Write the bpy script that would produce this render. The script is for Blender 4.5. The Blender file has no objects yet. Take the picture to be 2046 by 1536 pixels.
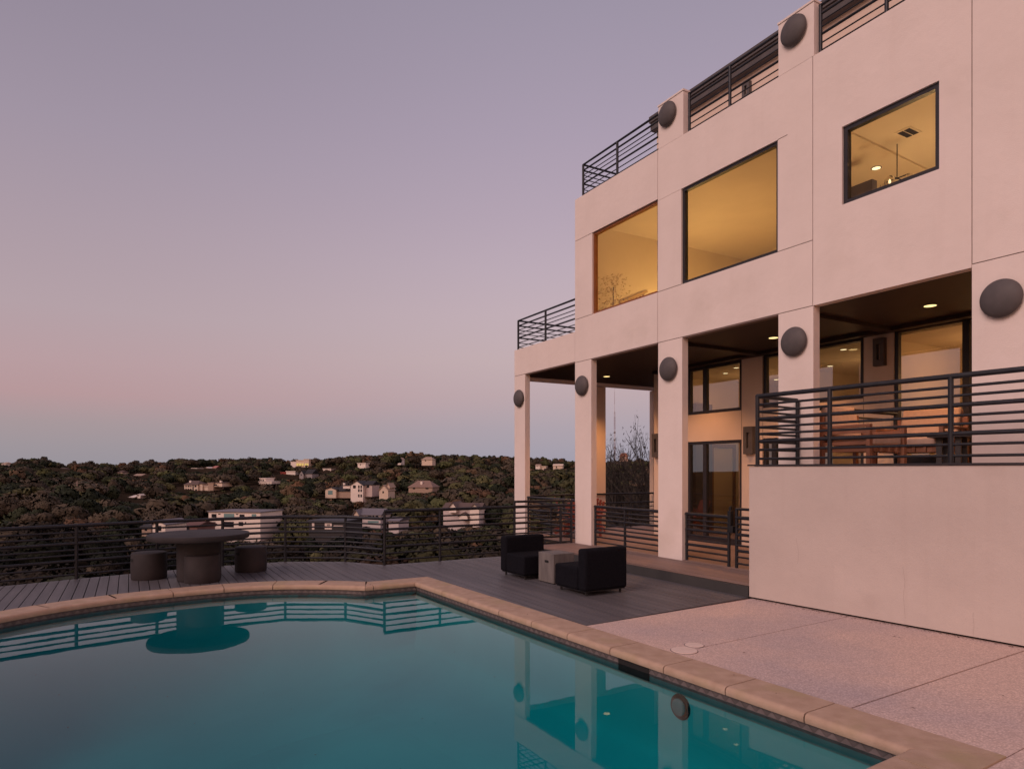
import bpy, math, random
import numpy as np
from mathutils import Vector, Matrix
R = math.radians
random.seed(7)
scene = bpy.context.scene
col = scene.collection
F_PX, VH, CX, CAM_Z = 1331.0, 938.0, 1023.0, 1.9     # focal length (px of the 2046 px photograph), horizon row, centre column, eye height
HO = Vector((1.475, 15.585, 0.0)); HROT = R(-60.11)   # house corner on the ground; local x runs along the facade, local y into the house
HS = Vector((math.cos(HROT), math.sin(HROT), 0)); HN = Vector((-math.sin(HROT), math.cos(HROT), 0))
def H(s, n, z=0.0): return HO + HS * s + HN * n + Vector((0, 0, z))
def HL(x, y):
    d = Vector((x, y, 0)) - HO
    return d.dot(HS), d.dot(HN)
def at(u, v, Y): return Vector(((u - CX) / F_PX * Y, Y, CAM_Z + (VH - v) / F_PX * Y))

# ------------------------------------------------------------------ materials
def s2l(c): return tuple((x / 255 / 12.92) if x / 255 <= 0.04045 else ((x / 255 + 0.055) / 1.055) ** 2.4 for x in c)
def new_mat(name):
    m = bpy.data.materials.new(name); m.use_nodes = True
    nt = m.node_tree; nt.nodes.clear()
    out = nt.nodes.new('ShaderNodeOutputMaterial')
    return m, nt, out
def mat(name, a, b=None, rough=0.6, scale=4.0, bump=0.0, bscale=60.0, metal=0.0, spec=0.5, detail=4, stretch=None, c3=None, c3scale=0.7, c3lo=.55, c3hi=.75, turn=0.0):
    """principled surface whose colour wanders between a and b (and in patches to c3), with a fine bump"""
    m, nt, out = new_mat(name)
    p = nt.nodes.new('ShaderNodeBsdfPrincipled')
    nt.links.new(p.outputs[0], out.inputs[0])
    p.inputs['Roughness'].default_value = rough; p.inputs['Metallic'].default_value = metal
    p.inputs['Specular IOR Level'].default_value = spec
    tc = nt.nodes.new('ShaderNodeTexCoord'); vec = tc.outputs['Object']
    if turn:
        m0 = nt.nodes.new('ShaderNodeMapping'); m0.inputs['Rotation'].default_value = (0, 0, -turn)
        nt.links.new(vec, m0.inputs[0]); vec = m0.outputs[0]
    if stretch:
        mp = nt.nodes.new('ShaderNodeMapping'); mp.inputs['Scale'].default_value = stretch
        nt.links.new(vec, mp.inputs[0]); vec = mp.outputs[0]
    if b is None: p.inputs['Base Color'].default_value = (*a, 1)
    else:
        n = nt.nodes.new('ShaderNodeTexNoise'); n.inputs['Scale'].default_value = scale; n.inputs['Detail'].default_value = detail
        nt.links.new(vec, n.inputs['Vector'])
        r = nt.nodes.new('ShaderNodeValToRGB'); r.color_ramp.elements[0].position = .32; r.color_ramp.elements[1].position = .68
        r.color_ramp.elements[0].color = (*a, 1); r.color_ramp.elements[1].color = (*b, 1)
        nt.links.new(n.outputs[0], r.inputs[0]); c = r.outputs[0]
        if c3:
            n2 = nt.nodes.new('ShaderNodeTexNoise'); n2.inputs['Scale'].default_value = c3scale; n2.inputs['Detail'].default_value = 5
            nt.links.new(vec, n2.inputs['Vector'])
            mr = nt.nodes.new('ShaderNodeMapRange'); mr.inputs[1].default_value = c3lo; mr.inputs[2].default_value = c3hi
            nt.links.new(n2.outputs[0], mr.inputs[0])
            mx = nt.nodes.new('ShaderNodeMix'); mx.data_type = 'RGBA'; mx.inputs[7].default_value = (*c3, 1)
            nt.links.new(mr.outputs[0], mx.inputs[0]); nt.links.new(c, mx.inputs[6]); c = mx.outputs[2]
        nt.links.new(c, p.inputs['Base Color'])
    if bump:
        nb = nt.nodes.new('ShaderNodeTexNoise'); nb.inputs['Scale'].default_value = bscale; nb.inputs['Detail'].default_value = 3
        nt.links.new(vec, nb.inputs['Vector'])
        bp = nt.nodes.new('ShaderNodeBump'); bp.inputs['Strength'].default_value = bump; bp.inputs['Distance'].default_value = 0.01
        nt.links.new(nb.outputs[0], bp.inputs['Height']); nt.links.new(bp.outputs[0], p.inputs['Normal'])
    return m
def emit(name, c, s):
    m, nt, out = new_mat(name)
    e = nt.nodes.new('ShaderNodeEmission'); e.inputs[0].default_value = (*c, 1); e.inputs[1].default_value = s
    nt.links.new(e.outputs[0], out.inputs[0]); return m
def glass(name, tint, ior):
    m, nt, out = new_mat(name)
    t = nt.nodes.new('ShaderNodeBsdfTransparent'); t.inputs[0].default_value = (*tint, 1)
    g = nt.nodes.new('ShaderNodeBsdfGlossy'); g.inputs['Roughness'].default_value = 0.0; g.inputs[0].default_value = (1, 1, 1, 1)
    f = nt.nodes.new('ShaderNodeFresnel'); f.inputs[0].default_value = ior
    mx = nt.nodes.new('ShaderNodeMixShader')
    nt.links.new(f.outputs[0], mx.inputs[0]); nt.links.new(t.outputs[0], mx.inputs[1]); nt.links.new(g.outputs[0], mx.inputs[2])
    nt.links.new(mx.outputs[0], out.inputs[0]); return m
def weather(m, sx=1.0):
    nt = m.node_tree; p = [n for n in nt.nodes if n.type == 'BSDF_PRINCIPLED'][0]; L = nt.links
    tc = nt.nodes.new('ShaderNodeTexCoord'); mp = nt.nodes.new('ShaderNodeMapping'); mp.inputs['Scale'].default_value = (5 * sx, 5 * sx, .35)
    L.new(tc.outputs['Object'], mp.inputs[0]); n = nt.nodes.new('ShaderNodeTexNoise'); n.inputs['Scale'].default_value = 1.0; n.inputs['Detail'].default_value = 6; L.new(mp.outputs[0], n.inputs['Vector'])
    mr = nt.nodes.new('ShaderNodeMapRange'); mr.inputs[1].default_value = .55; mr.inputs[2].default_value = .8; mr.inputs[4].default_value = .20; L.new(n.outputs[0], mr.inputs[0])
    mx = nt.nodes.new('ShaderNodeMix'); mx.data_type = 'RGBA'; mx.blend_type = 'MULTIPLY'; mx.inputs[7].default_value = (.84, .80, .78, 1)
    src = p.inputs['Base Color'].links[0].from_socket; L.new(mr.outputs[0], mx.inputs[0]); L.new(src, mx.inputs[6]); L.new(mx.outputs[2], p.inputs['Base Color'])
    b0 = p.inputs['Normal'].links[0].from_node; n2 = nt.nodes.new('ShaderNodeTexNoise'); n2.inputs['Scale'].default_value = 7; n2.inputs['Detail'].default_value = 5; L.new(tc.outputs['Object'], n2.inputs['Vector'])
    b1 = nt.nodes.new('ShaderNodeBump'); b1.inputs['Strength'].default_value = .22; b1.inputs['Distance'].default_value = .03; L.new(n2.outputs[0], b1.inputs['Height']); L.new(b0.outputs[0], b1.inputs['Normal']); L.new(b1.outputs[0], p.inputs['Normal'])
    return m
def stucco_mat():
    m = mat('stucco', (.785, .68, .63), (.835, .725, .675), rough=.85, scale=1.3, bump=.35, bscale=90, spec=.2, c3=(.70, .60, .54), c3scale=.55, c3lo=.60, c3hi=.78)
    return weather(m)
def water_mat():
    m, nt, out = new_mat('pool_water')
    t = nt.nodes.new('ShaderNodeBsdfTransparent'); t.inputs[0].default_value = (.92, .98, .98, 1)
    g = nt.nodes.new('ShaderNodeBsdfGlossy'); g.inputs['Roughness'].default_value = 0.0; g.inputs[0].default_value = (1, 1, 1, 1)
    f = nt.nodes.new('ShaderNodeFresnel'); f.inputs[0].default_value = 1.23
    tc = nt.nodes.new('ShaderNodeTexCoord')
    n1 = nt.nodes.new('ShaderNodeTexNoise'); n1.inputs['Scale'].default_value = 2.2; n1.inputs['Detail'].default_value = 2
    nt.links.new(tc.outputs['Object'], n1.inputs['Vector'])
    bp = nt.nodes.new('ShaderNodeBump'); bp.inputs['Strength'].default_value = .05; bp.inputs['Distance'].default_value = .008
    nt.links.new(n1.outputs[0], bp.inputs['Height'])
    nt.links.new(bp.outputs[0], g.inputs['Normal']); nt.links.new(bp.outputs[0], f.inputs['Normal'])
    mx = nt.nodes.new('ShaderNodeMixShader')
    nt.links.new(f.outputs[0], mx.inputs[0]); nt.links.new(t.outputs[0], mx.inputs[1]); nt.links.new(g.outputs[0], mx.inputs[2])
    nt.links.new(mx.outputs[0], out.inputs[0])
    va = nt.nodes.new('ShaderNodeVolumeAbsorption'); va.inputs[0].default_value = (.0, .895, .905, 1); va.inputs[1].default_value = .95
    nt.links.new(va.outputs[0], out.inputs['Volume']); return m
def foliage(name, cols, attr=False):
    m, nt, out = new_mat(name)
    p = nt.nodes.new('ShaderNodeBsdfPrincipled'); p.inputs['Roughness'].default_value = .75; p.inputs['Specular IOR Level'].default_value = .15
    nt.links.new(p.outputs[0], out.inputs[0])
    if attr:
        a = nt.nodes.new('ShaderNodeAttribute'); a.attribute_name = 'tint'; c = a.outputs[0]
    else:
        oi = nt.nodes.new('ShaderNodeObjectInfo')
        r = nt.nodes.new('ShaderNodeValToRGB')
        while len(r.color_ramp.elements) < len(cols): r.color_ramp.elements.new(.5)
        for i, k in enumerate(cols):
            r.color_ramp.elements[i].position = i / max(1, len(cols) - 1); r.color_ramp.elements[i].color = (*k, 1)
        nt.links.new(oi.outputs['Random'], r.inputs[0])
        at_ = nt.nodes.new('ShaderNodeAttribute'); at_.attribute_name = 'tint'
        mx = nt.nodes.new('ShaderNodeMix'); mx.data_type = 'RGBA'; mx.blend_type = 'MULTIPLY'; mx.inputs[0].default_value = 1.0
        nt.links.new(r.outputs[0], mx.inputs[6]); nt.links.new(at_.outputs[0], mx.inputs[7]); c = mx.outputs[2]
    nt.links.new(c, p.inputs['Base Color']); return m

M = {}
M['stucco'] = stucco_mat()
M['garden_wall'] = mat('dimmed_wall_stucco', (.52, .445, .41), (.57, .49, .45), rough=.85, scale=1.3, bump=.35, bscale=90, spec=.2, c3=(.47, .395, .36), c3scale=.9, c3lo=.58, c3hi=.78)  # darker copy of the stucco: light falloff over the lower wall put into colour
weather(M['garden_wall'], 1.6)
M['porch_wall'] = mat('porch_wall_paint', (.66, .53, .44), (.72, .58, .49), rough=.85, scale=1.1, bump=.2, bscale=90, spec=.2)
M['metal'] = mat('slate_metal', (.015, .016, .021), (.024, .025, .032), rough=.45, scale=9, metal=.3, bump=.05, bscale=40)
M['sconce'] = mat('sconce_bronze', (.088, .078, .079), (.112, .098, .098), rough=.62, scale=6, spec=.3)
M['frame'] = mat('dark_frame', (.016, .014, .018), (.024, .021, .026), rough=.45, scale=6)
M['amber_frame'] = mat('amber_frame', (.20, .06, .018), (.25, .08, .024), rough=.5, scale=6)
M['soffit'] = mat('dark_wood_soffit', (.030, .019, .016), (.045, .028, .023), rough=.6, scale=3, stretch=(1, 12, 1), spec=.25)
M['deck'] = mat('composite_decking', (.088, .084, .091), (.126, .118, .127), rough=.5, scale=1.0, turn=HROT, stretch=(.35, 7, 1), bump=.12, bscale=20, spec=.35, c3=(.142, .131, .137), c3scale=.8)
M['porch_deck'] = mat('porch_decking', (.19, .13, .112), (.265, .18, .157), rough=.6, scale=1.0, turn=HROT, stretch=(.35, 7, 1), bump=.12, bscale=40, spec=.3)
M['riser'] = mat('riser_board', (.040, .039, .040), (.052, .050, .050), rough=.6, scale=3)
M['gap'] = mat('shadow_gap', (.012, .010, .010), rough=.9)
M['coping'] = mat('sandstone_coping', (.40, .275, .20), (.485, .345, .26), rough=.75, scale=7, bump=.4, bscale=55, detail=8, spec=.25, c3=(.40, .30, .185), c3scale=2.2, c3lo=.52, c3hi=.72)
M['tile_light'] = mat('tile_taupe', (.125, .098, .095), (.19, .145, .14), rough=.45, scale=9)
M['tile_dark'] = mat('tile_umber', (.085, .067, .066), (.13, .10, .097), rough=.45, scale=9)
M['grout'] = mat('tile_grout', (.10, .08, .08), (.14, .112, .11), rough=.8, scale=9)
M['plaster'] = mat('pool_plaster', (.08, .49, .515), (.11, .55, .565), rough=.8, scale=.7, c3=(.065, .44, .47), c3scale=.4)
M['water'] = water_mat()
M['glass'] = glass('window_glass', (.84, .84, .83), 2.9)
M['amber_glass'] = glass('amber_glass', (.92, .82, .62), 1.45)
M['pale_glass'] = glass('lit_glass', (.95, .93, .9), 1.35)
M['cream'] = mat('cream_paint', (.70, .60, .45), (.74, .64, .49), rough=.9, scale=1.5)
M['ceil_paint'] = mat('ceiling_paint', (.70, .62, .50), (.74, .66, .53), rough=.9, scale=1.5)
M['indoor_wood'] = mat('indoor_oak', (.23, .12, .06), (.31, .17, .085), rough=.5, scale=3, stretch=(1, 8, 1))
M['navy_panel'] = mat('slate_panel', (.10, .085, .10), (.13, .11, .12), rough=.7, scale=3)
M['black_fabric'] = mat('black_fabric', (.006, .006, .009), (.010, .010, .014), rough=.95, scale=30, bump=.3, bscale=500, spec=.1)
M['black_leg'] = mat('black_leg', (.008, .008, .010), rough=.5)
M['concrete'] = mat('light_concrete', (.12, .108, .105), (.185, .165, .158), rough=.8, scale=3, stretch=(4, 4, 1), bump=.25, bscale=40)
M['dark_concrete'] = mat('charcoal_concrete', (.030, .026, .028), (.045, .038, .041), rough=.75, scale=3.5, bump=.2, bscale=60, spec=.3)
M['slot'] = mat('slot_black', (.006, .006, .007), rough=.8)
M['red_paint'] = mat('red_paint', (.25, .06, .042), (.32, .08, .055), rough=.5, scale=6)
M['chair_wood'] = mat('patio_teak', (.20, .085, .05), (.27, .12, .07), rough=.55, scale=4, stretch=(8, 1, 1))
M['cushion'] = mat('tan_cushion', (.40, .28, .22), (.46, .32, .255), rough=.95, scale=14, bump=.2, bscale=200)
M['mauve_cushion'] = mat('mauve_cushion', (.26, .16, .165), (.31, .19, .19), rough=.95, scale=14, bump=.2, bscale=200)
M['bark'] = mat('bark', (.055, .040, .035), (.095, .07, .06), rough=.9, scale=8, bump=.5, bscale=20)
M['bulb'] = emit('lamp_glow', (1, .70, .28), 1.9)
M['bulb_soft'] = emit('lamp_glow_soft', (1, .78, .42), 1.9)
M['lid'] = mat('concrete_lid', (.66, .52, .45), (.74, .58, .51), rough=.8, scale=6, bump=.15, bscale=60)
M['crack'] = mat('crack_line', (.35, .285, .255), (.40, .325, .295), rough=.9, scale=5)
M['leaf_litter'] = mat('dry_leaf', (.07, .035, .025), (.12, .06, .04), rough=.9, scale=30)

# patio: exposed aggregate
def patio_mat():
    m, nt, out = new_mat('exposed_aggregate')
    p = nt.nodes.new('ShaderNodeBsdfPrincipled'); p.inputs['Roughness'].default_value = .85; p.inputs['Specular IOR Level'].default_value = .25
    nt.links.new(p.outputs[0], out.inputs[0])
    tc = nt.nodes.new('ShaderNodeTexCoord'); o = tc.outputs['Object']
    v = nt.nodes.new('ShaderNodeTexVoronoi'); v.inputs['Scale'].default_value = 62; nt.links.new(o, v.inputs['Vector'])
    r = nt.nodes.new('ShaderNodeValToRGB'); r.color_ramp.elements[0].position = .12; r.color_ramp.elements[1].position = .62
    r.color_ramp.elements[0].color = (.80, .60, .51, 1); r.color_ramp.elements[1].color = (.585, .425, .36, 1)
    nt.links.new(v.outputs['Distance'], r.inputs[0])
    hv = nt.nodes.new('ShaderNodeHueSaturation')
    wn = nt.nodes.new('ShaderNodeSeparateColor'); nt.links.new(v.outputs['Color'], wn.inputs[0])
    mr = nt.nodes.new('ShaderNodeMapRange'); mr.inputs[3].default_value = .88; mr.inputs[4].default_value = 1.09; nt.links.new(wn.outputs[0], mr.inputs[0])
    nt.links.new(mr.outputs[0], hv.inputs['Value']); nt.links.new(r.outputs[0], hv.inputs['Color'])
    n = nt.nodes.new('ShaderNodeTexNoise'); n.inputs['Scale'].default_value = .55; n.inputs['Detail'].default_value = 6; nt.links.new(o, n.inputs['Vector'])
    mr2 = nt.nodes.new('ShaderNodeMapRange'); mr2.inputs[1].default_value = .40; mr2.inputs[2].default_value = .70; nt.links.new(n.outputs[0], mr2.inputs[0])
    mx = nt.nodes.new('ShaderNodeMix'); mx.data_type = 'RGBA'; mx.blend_type = 'MULTIPLY'; mx.inputs[7].default_value = (.72, .79, .93, 1)
    nt.links.new(mr2.outputs[0], mx.inputs[0]); nt.links.new(hv.outputs[0], mx.inputs[6]); nt.links.new(mx.outputs[2], p.inputs['Base Color'])
    bp = nt.nodes.new('ShaderNodeBump'); bp.inputs['Strength'].default_value = .35; bp.inputs['Distance'].default_value = .006; bp.invert = True
    nt.links.new(v.outputs['Distance'], bp.inputs['Height']); nt.links.new(bp.outputs[0], p.inputs['Normal'])
    return m
M['patio'] = patio_mat()

# ------------------------------------------------------------------ mesh building
class MB:
    def __init__(s, mx=None): s.v = []; s.f = []; s.mi = []; s.mx = mx; s.cur = 0
    def pt(s, p):
        p = Vector(p)
        s.v.append(tuple(s.mx @ p) if s.mx else tuple(p)); return len(s.v) - 1
    def face(s, idx): s.f.append(tuple(idx)); s.mi.append(s.cur)
    def box(s, x0, x1, y0, y1, z0, z1):
        i = [s.pt(p) for p in ((x0, y0, z0), (x1, y0, z0), (x1, y1, z0), (x0, y1, z0), (x0, y0, z1), (x1, y0, z1), (x1, y1, z1), (x0, y1, z1))]
        for q in ((0, 3, 2, 1), (4, 5, 6, 7), (0, 1, 5, 4), (1, 2, 6, 5), (2, 3, 7, 6), (3, 0, 4, 7)): s.face([i[k] for k in q])
        return s
    def bar(s, a, b, w, h, up=(0, 0, 1)):
        a = Vector(a); b = Vector(b); d = (b - a).normalized(); up = Vector(up)
        x = d.cross(up)
        if x.length < 1e-4: x = d.cross(Vector((1, 0, 0)))
        x.normalize(); y = x.cross(d).normalized(); x *= w / 2; y *= h / 2
        i = [s.pt(p) for p in (a - x - y, a + x - y, a + x + y, a - x + y, b - x - y, b + x - y, b + x + y, b - x + y)]
        for q in ((0, 1, 2, 3), (7, 6, 5, 4), (0, 4, 5, 1), (1, 5, 6, 2), (2, 6, 7, 3), (3, 7, 4, 0)): s.face([i[k] for k in q])
        return s
    def prism(s, poly, z0, z1):
        a = [s.pt((x, y, z0)) for x, y in poly]; b = [s.pt((x, y, z1)) for x, y in poly]
        n = len(poly); s.face(a[::-1]); s.face(b)
        for k in range(n): s.face((a[k], a[(k + 1) % n], b[(k + 1) % n], b[k]))
        return s
    def tube(s, pts, r, n=10, cap=True, r1=None):
        pts = [Vector(p) for p in pts]; rings = []
        for k, p in enumerate(pts):
            if k == 0: d = pts[1] - p
            elif k == len(pts) - 1: d = p - pts[k - 1]
            else: d = (pts[k + 1] - p).normalized() + (p - pts[k - 1]).normalized()
            d.normalize()
            x = d.cross(Vector((0, 0, 1)))
            if x.length < 1e-3: x = d.cross(Vector((1, 0, 0)))
            x.normalize(); y = x.cross(d).normalized()
            rr = r if r1 is None else r + (r1 - r) * k / (len(pts) - 1)
            rings.append([s.pt(p + (x * math.cos(2 * math.pi * j / n) + y * math.sin(2 * math.pi * j / n)) * rr) for j in range(n)])
        for a, b in zip(rings, rings[1:]):
            for j in range(n): s.face((a[j], a[(j + 1) % n], b[(j + 1) % n], b[j]))
        if cap: s.face(rings[0][::-1]); s.face(rings[-1])
        return s
    def lathe(s, prof, n=48, c=(0, 0, 0), axis='z'):
        rings = []
        for r, z in prof:
            ring = []
            for j in range(n):
                a = 2 * math.pi * j / n
                p = (r * math.cos(a), r * math.sin(a), z) if axis == 'z' else (r * math.cos(a), -z, r * math.sin(a))
                ring.append(s.pt((c[0] + p[0], c[1] + p[1], c[2] + p[2])))
            rings.append(ring)
        for a, b in zip(rings, rings[1:]):
            for j in range(n): s.face((a[j], a[(j + 1) % n], b[(j + 1) % n], b[j]))
        s.face(rings[0][::-1]); s.face(rings[-1]); return s
    def quad(s, a, b, c, d): s.face([s.pt(a), s.pt(b), s.pt(c), s.pt(d)]); return s
    def build(s, name, mats, parent=None, smooth=False, bevel=0.0, seg=2, angle=40):
        me = bpy.data.meshes.new(name); me.from_pydata(s.v, [], s.f); 
        for m in (mats if isinstance(mats, (list, tuple)) else [mats]): me.materials.append(m)
        me.polygons.foreach_set('material_index', s.mi)
        me.update()
        if smooth:
            me.polygons.foreach_set('use_smooth', [True] * len(me.polygons)); me.set_sharp_from_angle(angle=R(angle))
        o = bpy.data.objects.new(name, me); col.objects.link(o); o.parent = parent
        if bevel:
            b = o.modifiers.new('bevel', 'BEVEL'); b.width = bevel; b.segments = seg; b.limit_method = 'ANGLE'
        return o
def tag(o, label=None, cat=None, group=None, kind=None):
    if label: o['label'] = label
    if cat: o['category'] = cat
    if group: o['group'] = group
    if kind: o['kind'] = kind
    return o
def thing(name, label, cat, loc=(0, 0, 0), rz=0.0, group=None):
    o = bpy.data.objects.new(name, None); col.objects.link(o); o.empty_display_size = .2
    o.location = loc; o.rotation_euler = (0, 0, rz)
    return tag(o, label, cat, group)
def copy_tree(o, parent=None):
    c = o.copy(); col.objects.link(c); c.parent = parent
    for ch in list(o.children): copy_tree(ch, c)
    return c
def lamp(name, kind, loc, energy, color, size=.1, rot=None, spot=None):
    l = bpy.data.lights.new(name, kind); l.energy = energy; l.color = color
    if kind == 'AREA': l.size = size
    elif kind != 'SUN': l.shadow_soft_size = size
    if spot: l.spot_size = R(spot); l.spot_blend = .6
    o = bpy.data.objects.new(name, l); col.objects.link(o); o.location = loc
    if rot: o.rotation_euler = rot
    return o

# ------------------------------------------------------------------ camera, sky, sun
cam = bpy.data.cameras.new('camera'); co = bpy.data.objects.new('camera', cam); col.objects.link(co)
cam.sensor_width = 36; cam.lens = 36 * F_PX / 2046; cam.shift_y = (VH - 768) / 2046; cam.clip_end = 20000; cam.clip_start = .05
co.location = (0, 0, CAM_Z); co.rotation_euler = (R(90), 0, 0); scene.camera = co
scene.view_settings.view_transform = 'Standard'; scene.view_settings.look = 'None'; scene.view_settings.exposure = 0; scene.view_settings.gamma = 1
scene.cycles.use_denoising = True
scene.cycles.max_bounces = 10; scene.cycles.transparent_max_bounces = 16; scene.cycles.sample_clamp_indirect = 4.0
SUN_EL, SUN_AZ = R(35), math.atan2(-.69, -.72)     # direction towards the afterglow: over the viewer's shoulder on the left
def build_world():
    w = bpy.data.worlds.new('World'); scene.world = w; w.use_nodes = True
    nt = w.node_tree; nt.nodes.clear(); L = nt.links
    out = nt.nodes.new('ShaderNodeOutputWorld')
    tc = nt.nodes.new('ShaderNodeTexCoord'); sx = nt.nodes.new('ShaderNodeSeparateXYZ'); L.new(tc.outputs['Generated'], sx.inputs[0])
    def ramp(stops):
        r = nt.nodes.new('ShaderNodeValToRGB'); e = r.color_ramp.elements
        while len(e) < len(stops): e.new(.5)
        for i, (p, c) in enumerate(stops): e[i].position = p; e[i].color = (*s2l(c), 1)
        L.new(sx.outputs[2], r.inputs[0]); return r.outputs[0]
    left = ramp([(0, (150, 146, 154)), (.03, (156, 148, 155)), (.058, (164, 149, 154)), (.095, (181, 150, 154)), (.135, (183, 155, 160)), (.2, (179, 159, 166)), (.3, (170, 153, 164)), (.4, (159, 146, 161)), (.51, (147, 136, 152)), (1, (108, 104, 122))])
    right = ramp([(0, (158, 155, 170)), (.03, (164, 158, 171)), (.062, (171, 160, 171)), (.11, (186, 165, 171)), (.16, (193, 172, 176)), (.225, (193, 173, 181)), (.29, (187, 169, 181)), (.35, (180, 163, 178)), (.45, (169, 155, 173)), (.58, (155, 145, 163)), (1, (110, 107, 128))])
    west = ramp([(0, (255, 196, 150)), (.08, (255, 200, 160)), (.25, (248, 190, 172)), (.5, (205, 165, 172)), (1, (112, 110, 134))])
    def mixc(f, a, b):
        m = nt.nodes.new('ShaderNodeMix'); m.data_type = 'RGBA'; L.new(f, m.inputs[0]); L.new(a, m.inputs[6]); L.new(b, m.inputs[7]); return m.outputs[2]
    def mrange(sock, a, b):
        m = nt.nodes.new('ShaderNodeMapRange'); m.interpolation_type = 'SMOOTHSTEP'; m.inputs[1].default_value = a; m.inputs[2].default_value = b; L.new(sock, m.inputs[0]); return m.outputs[0]
    c = mixc(mrange(sx.outputs[0], -.62, .12), left, right)
    c = mixc(mrange(sx.outputs[1], .1, -.75), c, west)
    bg = nt.nodes.new('ShaderNodeBackground'); L.new(c, bg.inputs[0]); bg.inputs[1].default_value = 1.0
    sky = nt.nodes.new('ShaderNodeTexSky'); sky.sky_type = 'NISHITA'; sky.sun_disc = False; sky.sun_elevation = R(1.0); sky.sun_rotation = math.pi / 2 - SUN_AZ
    b2 = nt.nodes.new('ShaderNodeBackground'); L.new(sky.outputs[0], b2.inputs[0]); b2.inputs[1].default_value = .012
    ad = nt.nodes.new('ShaderNodeAddShader'); L.new(bg.outputs[0], ad.inputs[0]); L.new(b2.outputs[0], ad.inputs[1]); L.new(ad.outputs[0], out.inputs[0])
build_world()
sd = Vector((math.cos(SUN_EL) * math.cos(SUN_AZ), math.cos(SUN_EL) * math.sin(SUN_AZ), math.sin(SUN_EL)))
sun = lamp('afterglow', 'SUN', (0, -20, 30), 1.55, (1.0, .745, .68)); sun.data.angle = R(35)
sun.rotation_euler = sd.to_track_quat('Z', 'Y').to_euler()

# ------------------------------------------------------------------ pool, patio, deck
def V2(x, y): return Vector((x, y))
PD = V2(.542, -.8404); PP = V2(.8404, .542)          # along the long pool edge (towards the viewer), and across it away from the water
C0 = V2(-1.62, 11.25)                                 # far corner of the water
CN = C0 + PD * 8.02                                   # near corner
pool_in = [CN, C0, V2(-2.38, 10.82), V2(-2.95, 10.95), V2(-3.6, 10.98), V2(-4.3, 10.85), V2(-5.05, 10.42), V2(-5.78, 9.83), V2(-6.2, 9.3), V2(-6.5, 8.75),
           V2(-6.75, 8.0), V2(-6.85, 7.0), V2(-6.75, 6.0), V2(-6.3, 4.9), V2(-5.5, 3.7), V2(-4.6, 2.7), V2(-3.6, 1.8), CN - PP * 6.6]
def smooth_poly(p, keep, it=2):
    for _ in range(it):
        q = []; n = len(p)
        for i in range(n):
            a, b, c = p[i - 1], p[i], p[(i + 1) % n]
            if any((b - k).length < 1e-4 for k in keep): q.append(b)
            else: q += [b * .75 + a * .25, b * .75 + c * .25]
        p = q
    return p
pool_in = smooth_poly(pool_in, [CN, C0, V2(-2.38, 10.82), CN - PP * 6.6])
def poly_area(p): return sum(p[i].x * p[(i + 1) % len(p)].y - p[(i + 1) % len(p)].x * p[i].y for i in range(len(p))) / 2
if poly_area(pool_in) < 0: pool_in.reverse()
def offset(p, d):
    """parallel outline, d metres outside the counter-clockwise outline p"""
    out = []; n = len(p)
    for i in range(n):
        a, b, c = p[i - 1], p[i], p[(i + 1) % n]
        e1 = (b - a).normalized(); e2 = (c - b).normalized()
        n1 = V2(e1.y, -e1.x); n2 = V2(e2.y, -e2.x); m = (n1 + n2).normalized()
        out.append(b + m * (d / max(.35, m.dot(n1))))
    return out
COP_W = .39
cop_out = offset(pool_in, COP_W)
WATER_Z = -.128
pool = thing('swimming_pool', 'freeform swimming pool with sandstone coping and teal water', 'swimming pool', (0, 0, 0))
def wall_strip(mb, p, z0, z1, flip=False):
    n = len(p); a = [mb.pt((q.x, q.y, z0)) for q in p]; b = [mb.pt((q.x, q.y, z1)) for q in p]
    for i in range(n):
        j = (i + 1) % n; mb.face((a[i], a[j], b[j], b[i]) if flip else (a[j], a[i], b[i], b[j]))
# basin: walls and a floor that falls away from a rounded shallow shelf
bs = MB(); pc = V2(-1.9, 6.4); rings = []
for k, z in ((0, -.15), (0, -.55), (.012, -.68), (.04, -.80), (.085, -.88), (.16, -.93), (.5, -.98)): rings.append([bs.pt((*(q + (pc - q) * k), z - max(0, -.15 - z) * 1.0 * min(1, max(0, (1.0 - (q.x + .35 * (11 - q.y))) / 6)))) for q in pool_in])
for k_, (r0, r1) in enumerate(zip(rings, rings[1:])):
    bs.cur = 0
    for i in range(len(r0)): j = (i + 1) % len(r0); bs.face((r0[i], r1[i], r1[j], r0[j]))
bs.face(rings[-1]); bs.build('basin', M['plaster'], pool, smooth=True, angle=60)
# tile band: rows of light and dark triangles on a grout bed
def resample(p, step, closed=True):
    out = []; n = len(p); segs = n if closed else n - 1; carry = 0.0
    for i in range(segs):
        a, b = p[i], p[(i + 1) % n]; L = (b - a).length; t = carry
        while t < L: out.append((a + (b - a) * (t / L), (b - a).normalized())); t += step
        carry = t - L
    return out
tb = MB(); wall_strip(tb, pool_in, -.22, -.05); tb.build('tile_band', M['grout'], pool)
tt = MB(); rs = resample(offset(pool_in, -.004), .105); tz0, tz1 = -.124, -.070
for i in range(len(rs)):
    a = rs[i][0]; b = rs[(i + 1) % len(rs)][0]
    if (b - a).length > .13: continue
    t = (b - a) * .06; m = (a + b) / 2; nn = V2(-(b - a).y, (b - a).x).normalized() * .004
    tt.cur = 0; tt.face([tt.pt((*(a + t), tz0)), tt.pt((*(b - t), tz0)), tt.pt((*(m + nn), tz1))])
    tt.cur = 1; tt.face([tt.pt((*(m + t), tz1)), tt.pt((*(b + (b - a) * .44), tz1)), tt.pt((*(b + nn * .3), tz0 + .006))])
tt.build('triangle_tiles', [M['tile_light'], M['tile_dark']], pool)
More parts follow.
